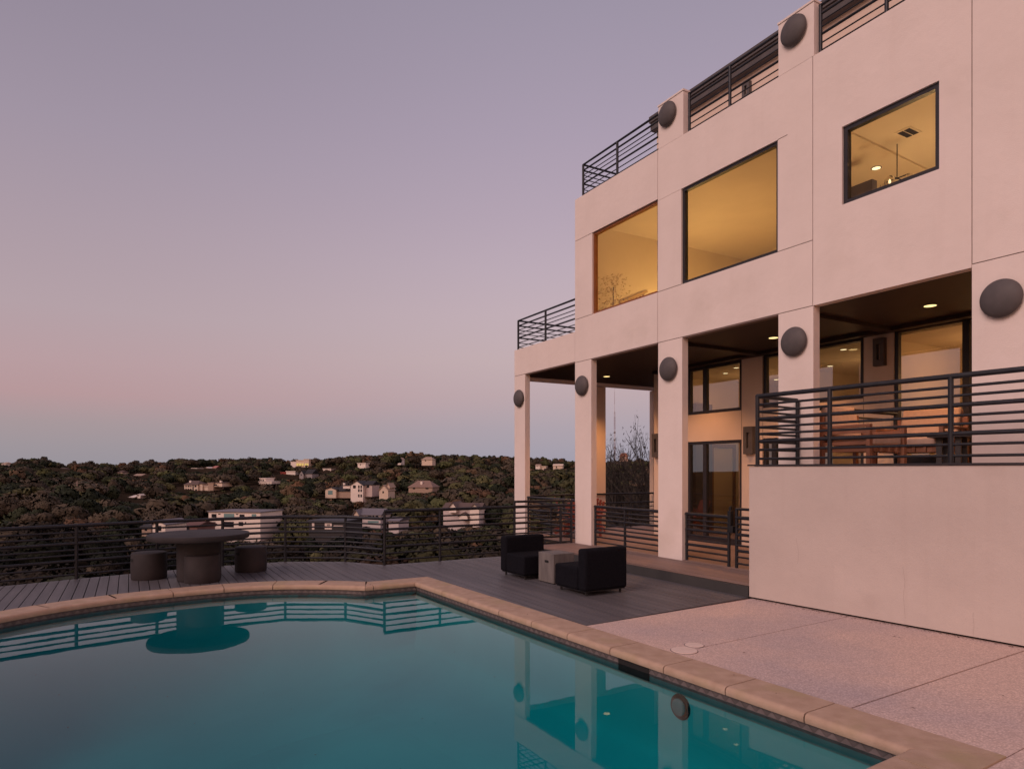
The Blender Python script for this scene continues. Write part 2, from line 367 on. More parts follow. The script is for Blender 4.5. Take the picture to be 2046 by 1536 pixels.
# coping stones
cp = MB()
prof = [(-.03, -.062), (-.036, -.045), (-.036, -.018), (-.028, 0.0), (-.012, .010), (.01, .013), (COP_W - .004, .013), (COP_W - .004, -.08), (.02, -.08), (.0, -.062)]
def stone(pairs):
    rings = []
    for a, m in pairs: rings.append([cp.pt((*(a + m * d), z)) for d, z in prof])
    k = len(prof)
    for r0, r1 in zip(rings, rings[1:]):
        for j in range(k): cp.face((r0[j], r0[(j + 1) % k], r1[(j + 1) % k], r1[j]))
    cp.face(rings[0][::-1]); cp.face(rings[-1])
n = len(pool_in); miters = [(q - p) / COP_W for p, q in zip(pool_in, cop_out)]
run = []; acc = 0.0; rngc = random.Random(4); target = .8
for i in range(n):
    a, b = pool_in[i], pool_in[(i + 1) % n]; ma, mb_ = miters[i], miters[(i + 1) % n]; L = (b - a).length; pos = 0.0
    if i == 0 or L > .7 or (a - C0).length < 1e-4 or (a - V2(-2.38, 10.82)).length < 1e-4:
        if len(run) > 1: stone(run)
        run = []; acc = 0
    if not run: run = [(a + (b - a).normalized() * .006, ma)]
    while pos < L - 1e-6:
        need = target - acc
        if pos + need < L - .06:
            pos += need; t = pos / L
            mid = ma.lerp(mb_, t) if L < .7 else V2((b - a).y, -(b - a).x).normalized()
            run.append((a + (b - a) * (t - .006 / L), mid)); stone(run)
            run = [(a + (b - a) * (t + .006 / L), mid)]; acc = 0; target = rngc.uniform(.72, .86)
        else:
            acc += L - pos; pos = L; run.append((b, mb_))
if len(run) > 1: stone(run)
cp.build('coping', M['coping'], pool, smooth=True, angle=35)
jb = MB(); oi = offset(pool_in, .0); oo = offset(pool_in, COP_W - .012)
for i in range(n):
    j = (i + 1) % n
    jb.face([jb.pt((*oi[i], -.012)), jb.pt((*oo[i], -.012)), jb.pt((*oo[j], -.012)), jb.pt((*oi[j], -.012))])
jb.build('mortar_bed', mat('dark_mortar', (.045, .03, .026), (.06, .042, .036), rough=.9, scale=9), pool)
# skimmer mouth in the tile band and round underwater lamp on the wall
sk = MB(); a = V2(1.20, 6.845); 
def on_edge(t): return C0 + PD * t
sk0 = 5.06
e0, e1 = on_edge(sk0), on_edge(sk0 + .45)
sk.prism([tuple(e0 - PP * .008), tuple(e1 - PP * .008), tuple(e1), tuple(e0)], -.2, -.064)
sk.build('skimmer_mouth', M['gap'], pool)
pl = thing_mx = Matrix.Translation(Vector((*(on_edge(5.92) - PP * .004), -.33))) @ Matrix.Rotation(math.atan2(-PP.y, -PP.x) + math.pi / 2, 4, 'Z')
lr = MB(pl); lr.lathe([(.001, 0), (.08, .0), (.10, .008), (.113, .012), (.12, .003), (.12, -.01)], 40, axis='y'); 
lr.build('underwater_lamp_rim', mat('lamp_rim', (.004, .035, .04), (.006, .045, .05), rough=.9, spec=0), pool, smooth=True)
ll = MB(pl @ Matrix.Translation((0, -.02, 0))); ll.lathe([(.001, .03), (.05, .026), (.078, .012), (.08, 0)][::-1], 40, axis='y')
ll.build('underwater_lamp_lens', mat('lamp_lens', (.015, .17, .185), (.02, .2, .215), rough=.9, spec=0), pool, smooth=True)
# water sheet
wt = MB(); wt.prism([tuple(q) for q in offset(pool_in, .05)], -2.6, WATER_Z); o = wt.build('water', M['water']); tag(o, kind='structure')

# patio slabs on the near side and under everything; joints are real gaps
DE0, DE1 = V2(.89, 8.10), V2(3.50, 9.80)               # deck edge across the patio
def slab(poly, z=0.0, mb=None): mb.prism([tuple(q) for q in poly], -.14, z)
PJ = V2(.8404, .542)
def cut(p, a, d):  # keep side where cross(d, q-a) >= 0
    out = []
    for i in range(len(p)):
        q, r = p[i], p[(i + 1) % len(p)]
        sq = d.x * (q - a).y - d.y * (q - a).x; sr = d.x * (r - a).y - d.y * (r - a).x
        if sq >= 0: out.append(q)
        if (sq > 0 and sr < 0) or (sq < 0 and sr > 0): out.append(q + (r - q) * (sq / (sq - sr)))
    return out
pm = MB(); E0 = C0 + PD * 8.02 + PP * (COP_W + .003)
base = [C0 + PP * (COP_W + .003) + PD * 2.4, C0 + PP * (COP_W + .003) + PD * 8.4, C0 + PP * 9 + PD * 8.4, C0 + PP * 9 + PD * 2.4]
base = cut(base, DE0 + (DE0 - DE1).normalized() * 2, (DE0 - DE1).normalized())     # viewer side of the deck edge
cuts = [V2(2.02, 7.12), V2(2.70, 5.31)]
dirs = [(V2(4.31, 8.6) - V2(2.02, 7.12)).normalized(), (V2(5.37, 6.99) - V2(2.7, 5.31)).normalized()]
p0 = cut(base, cuts[0] + V2(-dirs[0].y, dirs[0].x) * .006, dirs[0])
r0 = cut(base, cuts[0] - V2(-dirs[0].y, dirs[0].x) * .006, -dirs[0])
p1 = cut(r0, cuts[1] + V2(-dirs[1].y, dirs[1].x) * .009, dirs[1]); r1 = cut(r0, cuts[1] - V2(-dirs[1].y, dirs[1].x) * .009, -dirs[1])
for p in (p0, p1, r1):
    if len(p) > 2:
        if poly_area(p) < 0: p.reverse()
        slab(p, 0, pm)
# paving round the near end of the pool, where the viewer stands
near = [CN + PD * (COP_W + .004) - PP * 12, CN + PD * .385 + PP * 8, CN + PD * 14 + PP * 8, CN + PD * 14 - PP * 12]
if poly_area(near) < 0: near.reverse()
slab(near, 0, pm)
o = pm.build('patio', M['patio']); tag(o, kind='structure')
jm = MB(); jm.prism([tuple(q) for q in (C0 + PP * .42 + PD * 2.4, C0 + PP * .42 + PD * 9, C0 + PP * 8 + PD * 9, C0 + PP * 8 + PD * 2.4)][::-1], -.3, -.011)
o = jm.build('patio_joint_filler', mat('joint_filler', (.13, .075, .06), (.17, .10, .08), rough=.9)); tag(o, kind='structure')
def lid(name, label, c, r, z):
    t = thing(name, label, 'lid', (c[0], c[1], 0))
    MB().lathe([(r, -.01), (r, z), (r - .006, z + .003)], 40).build('cover', M['lid'], t)
    MB().lathe([(r + .008, -.01), (r + .008, .0015)], 40).build('rim', M['grout'], t)
lid('skimmer_lid', 'larger round pale lid set in the pink patio beside the pool coping', (1.81, 7.0), .135, .006)
lid('valve_lid', 'smaller round pale lid half tucked behind the larger lid on the patio', (1.975, 7.22), .10, .003)
# dry leaves and grit
lf = MB(); rl = random.Random(3)
def flake(x, y, z, s):
    a = rl.uniform(0, 6.28); l = s * rl.uniform(.6, 1.3); w = s * .4
    d = V2(math.cos(a), math.sin(a)); p = V2(-d.y, d.x); c = V2(x, y)
    i = [lf.pt((*(c - d * l), z)), lf.pt((*(c + p * w), z + s * .25)), lf.pt((*(c + d * l), z + .003)), lf.pt((*(c - p * w), z + s * .1))]; lf.face(i)
W0, W1 = V2(3.504, 9.84), V2(5.445, 7.084); WDIR = (W1 - W0).normalized()
for k in range(46):
    q = C0 + PD * rl.uniform(2.8, 8) + PP * rl.uniform(.1, 3.2); flake(q.x, q.y, .016, rl.uniform(.006, .02))
for k in range(330):
    q = W0 + WDIR * rl.uniform(.1, 5) + V2(WDIR.y, -WDIR.x) * abs(rl.gauss(.02, .05)); flake(q.x, q.y, .004, rl.uniform(.006, .016))
for k in range(20): flake(rl.uniform(2.2, 3.4), rl.uniform(9.6, 10.6), .03, rl.uniform(.006, .014))
o = lf.build('leaf_litter', M['leaf_litter']); tag(o, kind='stuff')
wf = lf = MB()
for k in range(70): flake(rl.uniform(-5, 1.2), rl.uniform(4.4, 9.2), WATER_Z + .004, rl.uniform(.004, .011))
o = wf.build('floating_debris', M['leaf_litter']); tag(o, kind='stuff')

# deck boards run parallel to the facade: work in house coordinates (s along, n across)
HMX = Matrix.Translation(HO) @ Matrix.Rotation(HROT, 4, 'Z')
def hl(q): return V2(*HL(q.x, q.y))
rail_pts = [V2(-2.53, 13.21), V2(-3.43, 13.72), V2(-4.67, 13.72), V2(-5.70, 13.12), V2(-6.62, 12.42), V2(-7.56, 11.56), V2(-8.42, 10.7), V2(-9.3, 9.6), V2(-10.0, 8.3), V2(-10.4, 6.6)]
deck_poly = [hl(DE0), V2(5.95, hl(DE1).y), V2(5.95, -.95), V2(.03, -.95), V2(.03, -4.65)]
outer = [hl(q) for q in rail_pts]
deck_poly += outer[1:]
cop_h = [hl(q) for q in offset(pool_in, COP_W + .006)]
# the part of the coping outline between the left frame edge and the deck corner, walked back to the start
i0 = min(range(n), key=lambda i: (offset(pool_in, COP_W)[i] - V2(-7.2, 6.6)).length)
i1 = min(range(n), key=lambda i: (pool_in[i] - C0).length)
step_ = 1 if ((i1 - i0) % n) > ((i0 - i1) % n) else -1
cand = []
for st in (1, -1):
    k = i0; path = [cop_h[k]]
    while k != i1: k = (k + st) % n; path.append(cop_h[k])
    cand.append(path)
deck_poly += max(cand, key=lambda p: sum((HMX @ Vector((q.x, q.y, 0))).y for q in p) / len(p))
def boards(poly, width, gap, z0, z1, mb, n_off=0.0, phase=0.0):
    ns = [q.y for q in poly]; k = math.floor((min(ns) - phase) / width)
    def xs(nv):
        out = []
        for i in range(len(poly)):
            a, b = poly[i], poly[(i + 1) % len(poly)]
            if (a.y > nv) != (b.y > nv): out.append(a.x + (nv - a.y) / (b.y - a.y) * (b.x - a.x))
        return sorted(out)
    while phase + k * width < max(ns):
        n0 = phase + k * width + gap / 2; n1 = phase + (k + 1) * width - gap / 2; k += 1
        a, b = xs(n0), xs(n1); m = xs((n0 + n1) / 2)
        if len(a) != len(m): a = m
        if len(b) != len(m): b = m
        for j in range(0, len(m) - 1, 2):
            if m[j + 1] - m[j] < .02: continue
            L0, R0, L1, R1 = a[j], a[j + 1], b[j], b[j + 1]
            mb.prism([(L0, n0), (R0, n0), (R1, n1), (L1, n1)], z0, z1)
dk = MB(HMX); boards(deck_poly, .146, .012, -.03, .006, dk)
o = dk.build('deck', M['deck']); tag(o, kind='structure')
ds = MB(HMX); ds.prism([tuple(q) for q in deck_poly], -.32, -.032); o = ds.build('deck_frame', M['gap']); tag(o, kind='structure')
# raised step along the facade and the porch floor behind it
st = MB(HMX); boards([V2(.03, -1.16), V2(5.95, -1.10), V2(5.95, -.002), V2(.03, -.002)], .138, .006, .165, .2, st, phase=-1.16)
st.build('step', M['porch_deck'])['kind'] = 'structure'
rs_ = MB(HMX); rs_.prism([(.03, -1.145), (5.955, -1.085), (5.955, -1.06), (.03, -1.12)], -.02, .164)
o = rs_.build('step_riser', M['riser']); tag(o, kind='structure')
pf = MB(HMX); boards([V2(-2.8, .0), V2(5.95, .0), V2(5.95, 2.75), V2(-.3, 2.75), V2(-.3, 5.3), V2(-2.8, 5.3)], .14, .006, .165, .2, pf)
pf.build('porch_floor', M['porch_deck'])['kind'] = 'structure'
fd = MB(HMX); fd.box(-2.78, 5.94, .02, 2.73, -8, .16); fd.box(-2.78, -.32, 2.73, 5.28, -8, .16); fd.box(.05, 5.94, -1.05, .02, -6, .16)
fd.build('porch_foundation', M['gap'])['kind'] = 'structure'

# ------------------------------------------------------------------ the house
house = thing('house', 'large modern pink stucco house with porch columns, lit windows and roof terrace', 'house', HO, HROT)
def part(mb, name, m, parent=None, **k): return mb.build(name, m, parent or house, **k)
T = .15; J = .006
def panel(mb, s0, s1, z0, z1, l=0, r=0, b=0, t=0): mb.box(s0 + l * J, s1 - r * J, 0, T, z0 + b * J, z1 - t * J)
fw = MB()
panel(fw, 0, 2.81, 4.4, 5.4, r=1, t=1, b=1); panel(fw, 0, .66, 5.4, 7.23, b=1, t=1); panel(fw, 0, 2.81, 7.23, 8.2, r=1, b=1)
panel(fw, 2.81, 6.25, 4.4, 5.4, l=1, r=1, t=1, b=1); panel(fw, 2.81, 3.455, 5.4, 7.2, l=1, b=1, t=1)
panel(fw, 5.617, 6.25, 5.4, 7.2, b=1, r=1); panel(fw, 2.81, 6.25, 7.2, 8.2, l=1, r=1)
panel(fw, 6.25, 8.465, 4.4, 5.77, l=1, r=1); panel(fw, 6.25, 6.73, 5.77, 6.91, l=1); panel(fw, 8.08, 8.465, 5.77, 6.91, r=1); panel(fw, 6.25, 8.465, 6.91, 8.2, l=1, r=1)
panel(fw, 8.465, 12.5, 4.44, 8.2, l=1, b=1); panel(fw, 8.465, 12.5, 1.5, 4.44, t=1)
panel(fw, -2.825, 0, 4.42, 5.12, r=1, b=1)
part(fw, 'facade_wall', M['stucco'])
bk = MB()                                       # recessed backing seen in the joints
bk.box(0, 12.5, T + .002, T + .05, 4.42, 5.38); bk.box(0, 12.5, T + .002, T + .05, 7.25, 8.17); bk.box(.02, .62, T + .002, T + .05, 5.38, 7.25)
bk.box(2.84, 3.42, T + .002, T + .05, 5.38, 7.25); bk.box(5.66, 6.70, T + .002, T + .05, 5.38, 7.25); bk.box(8.12, 12.5, T + .002, T + .05, 5.38, 7.25)
bk.box(-2.8, 0, T + .002, T + .05, 4.45, 5.10); bk.box(8.5, 12.5, T + .002, T + .05, 1.6, 4.42)
M['joint'] = mat('joint_shade', (.20, .145, .125), (.24, .17, .15), rough=.9, scale=5)
def groove(*b): part(MB().box(*b), 'joint_groove', M['joint'])
for a in ((2.81, 4.4, 8.2), (6.25, 4.4, 8.2), (8.465, 4.4, 8.2)): groove(a[0] - .02, a[0] + .02, .012, T - .004, a[1] + .01, a[2] - .004)
for s0, s1, z in ((.01, .655, 7.23), (.01, .655, 5.4), (.01, 2.785, 4.4), (2.835, 3.45, 7.2), (2.835, 3.45, 5.4), (5.62, 6.225, 5.4), (2.835, 6.225, 4.4), (8.49, 12.5, 4.44), (-2.82, -.01, 4.42)): groove(s0, s1, .012, T - .004, z - .02, z + .02)
part(bk, 'wall_backing', M['porch_wall'])
ov = MB(); ov.box(5.617, 5.80, -.0025, .001, 7.196, 7.206); part(ov, 'saw_cut', M['joint'])
for s0, s1, zt, zb in ((-2.825, -2.27, 4.42, -.2), (0, .63, 4.4, -.2), (2.825, 3.48, 4.4, -.2), (5.63, 6.26, 4.4, -.2)):
    c = MB(); c.box(s0, s1, .001, T, zb, zt - J); part(c, 'column', M['stucco'])
for s0, s1 in ((2.83, 3.51), (5.63, 6.27), (8.47, 9.1)):
    c = MB(); c.box(s0, s1, .001, .19, 8.205, 9.03); p = part(c, 'parapet_pier', M['stucco'])
    k = MB(); k.box(s0 - .012, s1 + .012, -.012, .205, 9.034, 9.066); part(k, 'cap', M['stucco'], p)
# rear columns of the open wing
c = MB(); c.box(-2.86, -2.70, 2.55, 3.0, .2, 4.3); part(c, 'column', M['porch_wall'])
c = MB(); c.box(-2.86, -2.70, 4.82, 5.3, .2, 4.3); part(c, 'column', M['porch_wall'])
# shell: floor plate, roof plate, hidden walls
sh = MB(); sh.box(0, 12.5, T + .06, 10, 4.44, 4.62); sh.box(0, 12.5, T + .06, 10, 7.72, 8.05); part(sh, 'floor_slab', M['stucco'])
hw = MB(); hw.box(.0, .15, T + .05, 10, 4.62, 7.72); hw.box(.0, 12.5, 9.85, 10, .0, 4.44); hw.box(.15, 12.5, 9.85, 10, 4.62, 7.72); hw.box(12.35, 12.5, .2, 9.85, 0, 4.44); hw.box(12.35, 12.5, .2, 9.85, 4.62, 7.72); hw.box(-.36, -.22, 2.9, 9.85, -.2, 4.44)
part(hw, 'outer_wall', M['stucco'])
wb = MB(); wb.box(-2.86, -2.7, .16, 5.3, 4.32, 5.12); wb.box(-2.7, 0, 5.15, 5.3, 4.32, 5.12); wb.box(-2.7, 0, T + .05, 5.15, 4.75, 4.9); part(wb, 'wing_beam', M['stucco'])
so = MB(); so.box(-2.69, 12.3, T + .055, 2.74, 4.41, 4.438); so.box(-2.69, -.24, 2.74, 5.14, 4.41, 4.438)
so.box(-.2, 12.3, 2.55, 2.735, 4.34, 4.409)
so.box(2.9, 3.1, T + .06, 2.54, 4.345, 4.409); so.box(5.75, 5.95, T + .06, 2.54, 4.345, 4.409)
part(so, 'porch_ceiling', M['soffit'])
# back wall of the porch with its openings
N0, N1 = 2.75, 2.93
pw = MB()
def pwb(s0, s1, z0, z1): pw.box(s0, s1, N0, N1, z0, z1)
pwb(-.36, .83, .0, 4.40); pwb(.83, 2.49, 2.57, 3.22); pwb(.83, 2.49, 4.35, 4.40); pwb(2.49, 3.06, 0, 4.40); pwb(3.06, 5.325, 2.57, 3.22); pwb(3.06, 5.325, 4.37, 4.40)
pwb(5.325, 5.887, 0, 4.40); pwb(5.887, 7.9, 0, 1.97); pwb(5.887, 8.35, 4.39, 4.40); pwb(7.9, 12.3, 0, 4.40)
part(pw, 'porch_wall', M['porch_wall'])
for s in (2.49, 3.06, 5.325): part(MB().box(s - .004, s + .004, N0 - .003, N0 + .01, .2, 4.33), 'wall_control_joint', M['joint'])
def window(name, s0, s1, z0, z1, n, fr, mf, mg, mull=(), trans=(), depth=.09, parent=None, sill=0):
    f = MB(); f.box(s0, s1, n, n + depth, z0, z0 + fr + sill); f.box(s0, s1, n, n + depth, z1 - fr, z1)
    f.box(s0, s0 + fr, n, n + depth, z0 + fr + sill, z1 - fr); f.box(s1 - fr, s1, n, n + depth, z0 + fr + sill, z1 - fr)
    edges = [s0 + fr]
    for m in mull: f.box(m - fr * .8, m + fr * .8, n + .004, n + depth, z0 + fr + sill, z1 - fr); edges += [m - fr * .8, m + fr * .8]
    edges.append(s1 - fr)
    w = f.build(name, mf, parent or house)
    for a, b in zip(edges[::2], edges[1::2]):
        g = MB(); g.quad((a, n + depth * .55, z0 + fr + sill), (b, n + depth * .55, z0 + fr + sill), (b, n + depth * .55, z1 - fr), (a, n + depth * .55, z1 - fr)); g.build('pane', mg, w)
    return w
window('window', .663, 2.80, 5.403, 7.227, .04, .04, M['amber_frame'], M['amber_glass'])
window('window', 3.458, 5.614, 5.403, 7.197, .035, .05, M['frame'], M['amber_glass'])
window('window', 6.733, 8.077, 5.773, 6.907, .035, .062, M['frame'], M['pale_glass'])
window('window', .835, 2.487, 3.223, 4.347, N0 + .02, .07, M['frame'], M['glass'], mull=(1.37,))
window('window', 3.063, 5.322, 3.223, 4.367, N0 + .02, .07, M['frame'], M['glass'], mull=(4.19,))
def door(s0, s1, z0, z1, mull):
    d = window('door', s0, s1, z0, z1, N0 + .02, .065, M['frame'], M['glass'], mull=mull, sill=.07)
    h = MB()
    for m in mull[:1]: h.tube([(m + .0, N0 + .01, z0 + 1.0), (m, N0 - .035, z0 + 1.0), (m, N0 - .035, z0 + 1.25), (m, N0 + .01, z0 + 1.25)], .009, 8)
    h.build('handle', M['metal'], d, smooth=True); return d
door(.835, 2.487, .2, 2.567, (1.37,)); door(3.063, 5.322, .2, 2.567, (3.32, 4.2,)); door(5.89, 8.34, 1.975, 4.387, (7.05,))
# rooms behind the glass
ir = MB(); ir.box(.16, 6.2, 6.0, 6.1, 4.62, 7.6); ir.prism([(6.24, .21), (6.30, .24), (1.6, 5.28), (1.54, 5.22)], 4.62, 7.6); ir.box(6.9, 12.3, 5.0, 5.1, 4.62, 7.6)
ir.box(.16, .2, .22, 6, 4.62, 7.6); ir.box(.2, 6.14, .205, .215, 7.235, 7.6)
ir.box(-.2, 12.3, 7.2, 7.3, .2, 4.3); ir.box(5.55, 5.62, 2.95, 7.2, .2, 4.3); ir.box(-.2, -.14, 2.95, 7.2, .2, 4.3)
ir.box(2.3, 2.42, 4.6, 7.2, .2, 4.3)
part(ir, 'interior_wall', M['cream'])
ic = MB(); ic.box(.16, 12.3, .21, 9.8, 7.6, 7.64); ic.box(-.2, 12.3, 2.94, 9.8, 4.30, 4.34); part(ic, 'interior_ceiling', M['ceil_paint'])
ift = MB(); ift.box(-.2, 5.55, 2.94, 7.2, .10, .2); ift.box(5.62, 12.3, 2.94, 7.2, 1.85, 1.97); part(ift, 'interior_floor', M['indoor_wood'])
ix = MB(); ix.box(.25, 6.1, 5.2, 5.9, 4.62, 5.95); ix.prism([(5.93, .75), (5.72, 4.95), (2.05, 4.95)], 7.56, 7.598); part(ix, 'interior_soffit', M['cream'])
for s0, s1, z1 in ((.9, 1.9, 2.5), (3.3, 4.5, 2.5)):
    it = MB(); it.box(s0 - .09, s0, 7.17, 7.2, .2, z1); it.box(s1, s1 + .09, 7.17, 7.2, .2, z1); it.box(s0 - .09, s1 + .09, 7.17, 7.2, z1, z1 + .09)
    c = part(it, 'interior_doorway', M['indoor_wood']); MB().box(s0, s1, 7.185, 7.199, .2, z1).build('door_leaf', M['navy_panel'], c)
for q in ((1.95, 2.28, 5.0, 7.1, .2, 2.3), (4.75, 5.58, 2.6, 2.75, 4.62, 7.15)): part(MB().box(*q), 'dark_cabinet', M['navy_panel'])
part(MB().box(-.139, .12, 3.75, 4.35, .2, 3.62), 'dark_cabinet', M['navy_panel'])
c = MB(); c.box(-.139, -.10, 4.55, 4.64, .2, 2.5); c.box(-.139, -.10, 5.4, 5.49, .2, 2.5); c.box(-.139, -.10, 4.55, 5.49, 2.5, 2.59); part(c, 'interior_doorway', M['indoor_wood'])
# stair balustrade behind the first upstairs window and the ceiling register behind the small window
ib = MB()
for k in range(7): ib.box(.215, .24, 1.22 + k * .11, 1.245 + k * .11, 4.62, 5.92 + k * .05)
ib.bar((.228, 1.16, 5.90), (.228, 2.0, 6.28), .045, .06); part(ib, 'stair_balustrade', mat('pale_oak', (.42, .28, .13), (.5, .34, .17), rough=.6))
av = MB(); av.box(6.22, 6.48, 2.19, 2.55, 7.588, 7.599); part(av, 'air_register', M['ceil_paint'])
avs = MB()
for k in range(7): avs.box(6.25, 6.34, 2.235 + k * .042, 2.262 + k * .042, 7.58, 7.5875); avs.box(6.36, 6.45, 2.235 + k * .042, 2.262 + k * .042, 7.58, 7.5875)
part(avs, 'register_slats', M['frame'], )
# recessed ceiling lights: real discs with a lamp just under each
def can(s, n, z, r, m=None, e=0, trim=True, spot=120, c=(1, .62, .28)):
    d = MB(); d.lathe([(r, z + .004), (r, z - .004)], 24, (s, n, 0)); o = part(d, 'recessed_light', m or M['bulb'])
    t = MB(); t.lathe([(r + .018, z + .006), (r + .018, z - .001), (r + .002, z - .003)], 24, (s, n, 0)); t.build('trim_ring', M['frame'] if z > 4.35 else M['ceil_paint'], o)
    if e:
        p = H(s, n, z - .03); lamp('recessed_lamp', 'SPOT', p, e, c, .06, (0, 0, 0), spot)
for s, n_ in ((-1.5, 2.1), (1.55, 1.58), (4.27, 1.58), (7.13, 1.58), (10.0, 1.58)): can(s, n_, 4.405, .085, e=135 if s > -1 else 250, spot=114, c=(1, .43, .14))
for s, n_ in ((1.04, 3.83), (1.8, 3.36), (4.54, 3.33), (3.07, 5.03), (.9, 5.9), (4.6, 5.6), (6.9, 3.6), (7.1, 5.5)): can(s, n_, 4.297, .06, M['bulb_soft'], e=0)
can(5.34, 3.12, 7.556, .075, M['bulb_soft'])
for (s, n_, z, e, c) in ((1.2, 4.6, 3.3, 17, (1, .52, .22)), (4.2, 4.8, 3.3, 18, (1, .55, .24)), (7.0, 4.3, 3.5, 34, (1, .50, .20)),
                         (1.2, 2.4, 5.6, 44, (1, .68, .29)), (2.8, 1.9, 5.3, 25, (1, .69, .31)), (6.6, 3.0, 5.3, 78, (1, .63, .28))):
    lamp('room_lamp', 'POINT', H(s, n_, z), e, c, .25)
# upper terrace room on the roof: wall set back from the parapet, dark fascia
rp = MB(); rp.box(1.46, 12.5, 1.2, 1.4, 8.05, 9.62); part(rp, 'penthouse_wall', M['porch_wall'])
rf = MB(); rf.box(1.40, 12.5, 1.02, 6, 9.62, 9.76); rf.box(1.42, 12.5, 1.05, 1.19, 9.44, 9.615); part(rf, 'penthouse_fascia', M['sconce'])
# wall lamps
def dome(label, s, z, r=.228):
    t = thing('wall_light', label, 'wall light', H(s, 0, z), HROT, 'round dome lights along the facade')
    d = MB(); pr = [(r * math.sin(a), .042 + .098 * math.cos(a)) for a in [R(90) * k / 12 for k in range(12, 0, -1)]] + [(.002, .140)]
    d.lathe([(r * .985, .030), (r, .036)] + pr, 48, axis='y'); d.build('dome_shade', M['sconce'], t, smooth=True, angle=60)
    b = MB(); b.lathe([(r * .80, .0), (r * .80, .03)], 40, axis='y'); b.build('back_plate', M['frame'], t)
dome('grey dome wall light on the end column of the low wing', -2.53, 3.80)
dome('grey dome wall light on the column where the low wing meets the house', .315, 3.83)
dome('grey dome wall light on the porch column beside the pool gate', 3.15, 3.84)
dome('grey dome wall light on the column behind the terrace railing corner', 5.945, 3.90)
dome('biggest looking dome wall light, on the broad wall at the far end of the terrace', 8.80, 3.94)
dome('brown dome light on the parapet pier between the two lower roof railing stretches', 3.12, 8.76)
dome('brown dome light on the tallest parapet pier near the photo top', 5.94, 8.76)
def slot_light(label, s, n, z, w=.25, h=.60, d=.10):
    t = thing('box_light', label, 'wall light', H(s, n, z), HROT, 'slotted box lights')
    b = MB(); b.box(-w / 2, -w * .16, -d, 0, -h / 2, h / 2); b.box(w * .16, w / 2, -d, 0, -h / 2, h / 2); b.box(-w * .16, w * .16, -d, 0, -h / 2, -h * .28); b.box(-w * .16, w * .16, -d, 0, h * .28, h / 2)
    b.build('housing', M['sconce'], t)
    g = MB(); g.box(-w * .155, w * .155, -.03, 0, -h * .275, h * .275); g.build('diffuser', mat('frosted_lens', (.33, .24, .20), (.38, .28, .23), rough=.5), t)
slot_light('brown slotted box light on the porch wall beside the tall glass door and gate', 2.74, N0, 2.54)
slot_light('brown slotted box light seen edge-on behind the porch column', -.21, N0, 2.52)
slot_light('dark slotted box light high on the porch wall between two lit windows', 5.66, N0, 4.02, w=.2, h=.50)
slot_light('small grey box light on the rooftop wall behind the railing', 4.0, 1.2, 9.12, w=.17, h=.30, d=.08)

# ------------------------------------------------------------------ retaining wall and terrace
rw = thing('retaining_wall', 'tall pink stucco retaining wall under the terrace railing beside the patio', 'wall'); rw['kind'] = 'thing'
Wn = V2(WDIR.y, -WDIR.x) * -1                         # towards the house
WF = W0 + WDIR * 7.0
wpoly = [W0, WF, WF + V2(3, 2), V2(*H(12.4, 2.72).xy), V2(*H(5.985, 2.72).xy)]
if poly_area(wpoly) < 0: wpoly.reverse()
b = MB(); b.prism([tuple(q) for q in wpoly], .028, 1.945); b.build('wall_face', M['garden_wall'], rw)
q0 = [W0 + WDIR * .02 + V2(.05, .03), WF + V2(.05, .03), WF + V2(3, 2), V2(*H(12.4, 2.7).xy), V2(*H(6.02, 2.7).xy)]
if poly_area(q0) < 0: q0.reverse()
b = MB(); b.prism([tuple(q) for q in q0], -.12, .03); b.build('wall_footing', M['gap'], rw)
fl = MB(); out_ = V2(-.817, -.576) * .018
f0 = [W0 + out_ - WDIR * .02, WF + out_, WF - out_ * 2, W0 - out_ * 2 - WDIR * .02]
if poly_area(f0) < 0: f0.reverse()
fl.prism([tuple(q) for q in f0], 1.952, 1.976)
s0_ = [W0 + out_ - WDIR * .02, V2(*H(5.965, .0).xy), V2(*H(6.05, .0).xy), W0 - out_ * 2 - WDIR * .02]
fl.build('flashing', M['frame'], rw)
rk = random.Random(2)
for d0, z0, L in ((2.15, .72, .62), (2.9, .3, .27), (.75, .95, .35)):
    ck = MB(); x = d0; z = z0
    for k in range(7):
        x2 = x + rk.uniform(-.012, .014); z2 = z - L / 7; a = W0 + WDIR * x + out_ * .06; b = W0 + WDIR * x2 + out_ * .06; w = WDIR * .0012
        ck.quad((*(a - w), z), (*(a + w), z), (*(b + w), z2), (*(b - w), z2)); x, z = x2, z2
    ck.build('hairline_crack', M['crack'], rw)
tf = MB(HMX); tf.prism([(6.02, -1.03), (9.35, -.73), (12.3, -.47), (12.3, 2.72), (6.02, 2.72)], 1.947, 1.968)
tf.build('terrace_floor', M['porch_deck'])['kind'] = 'structure'

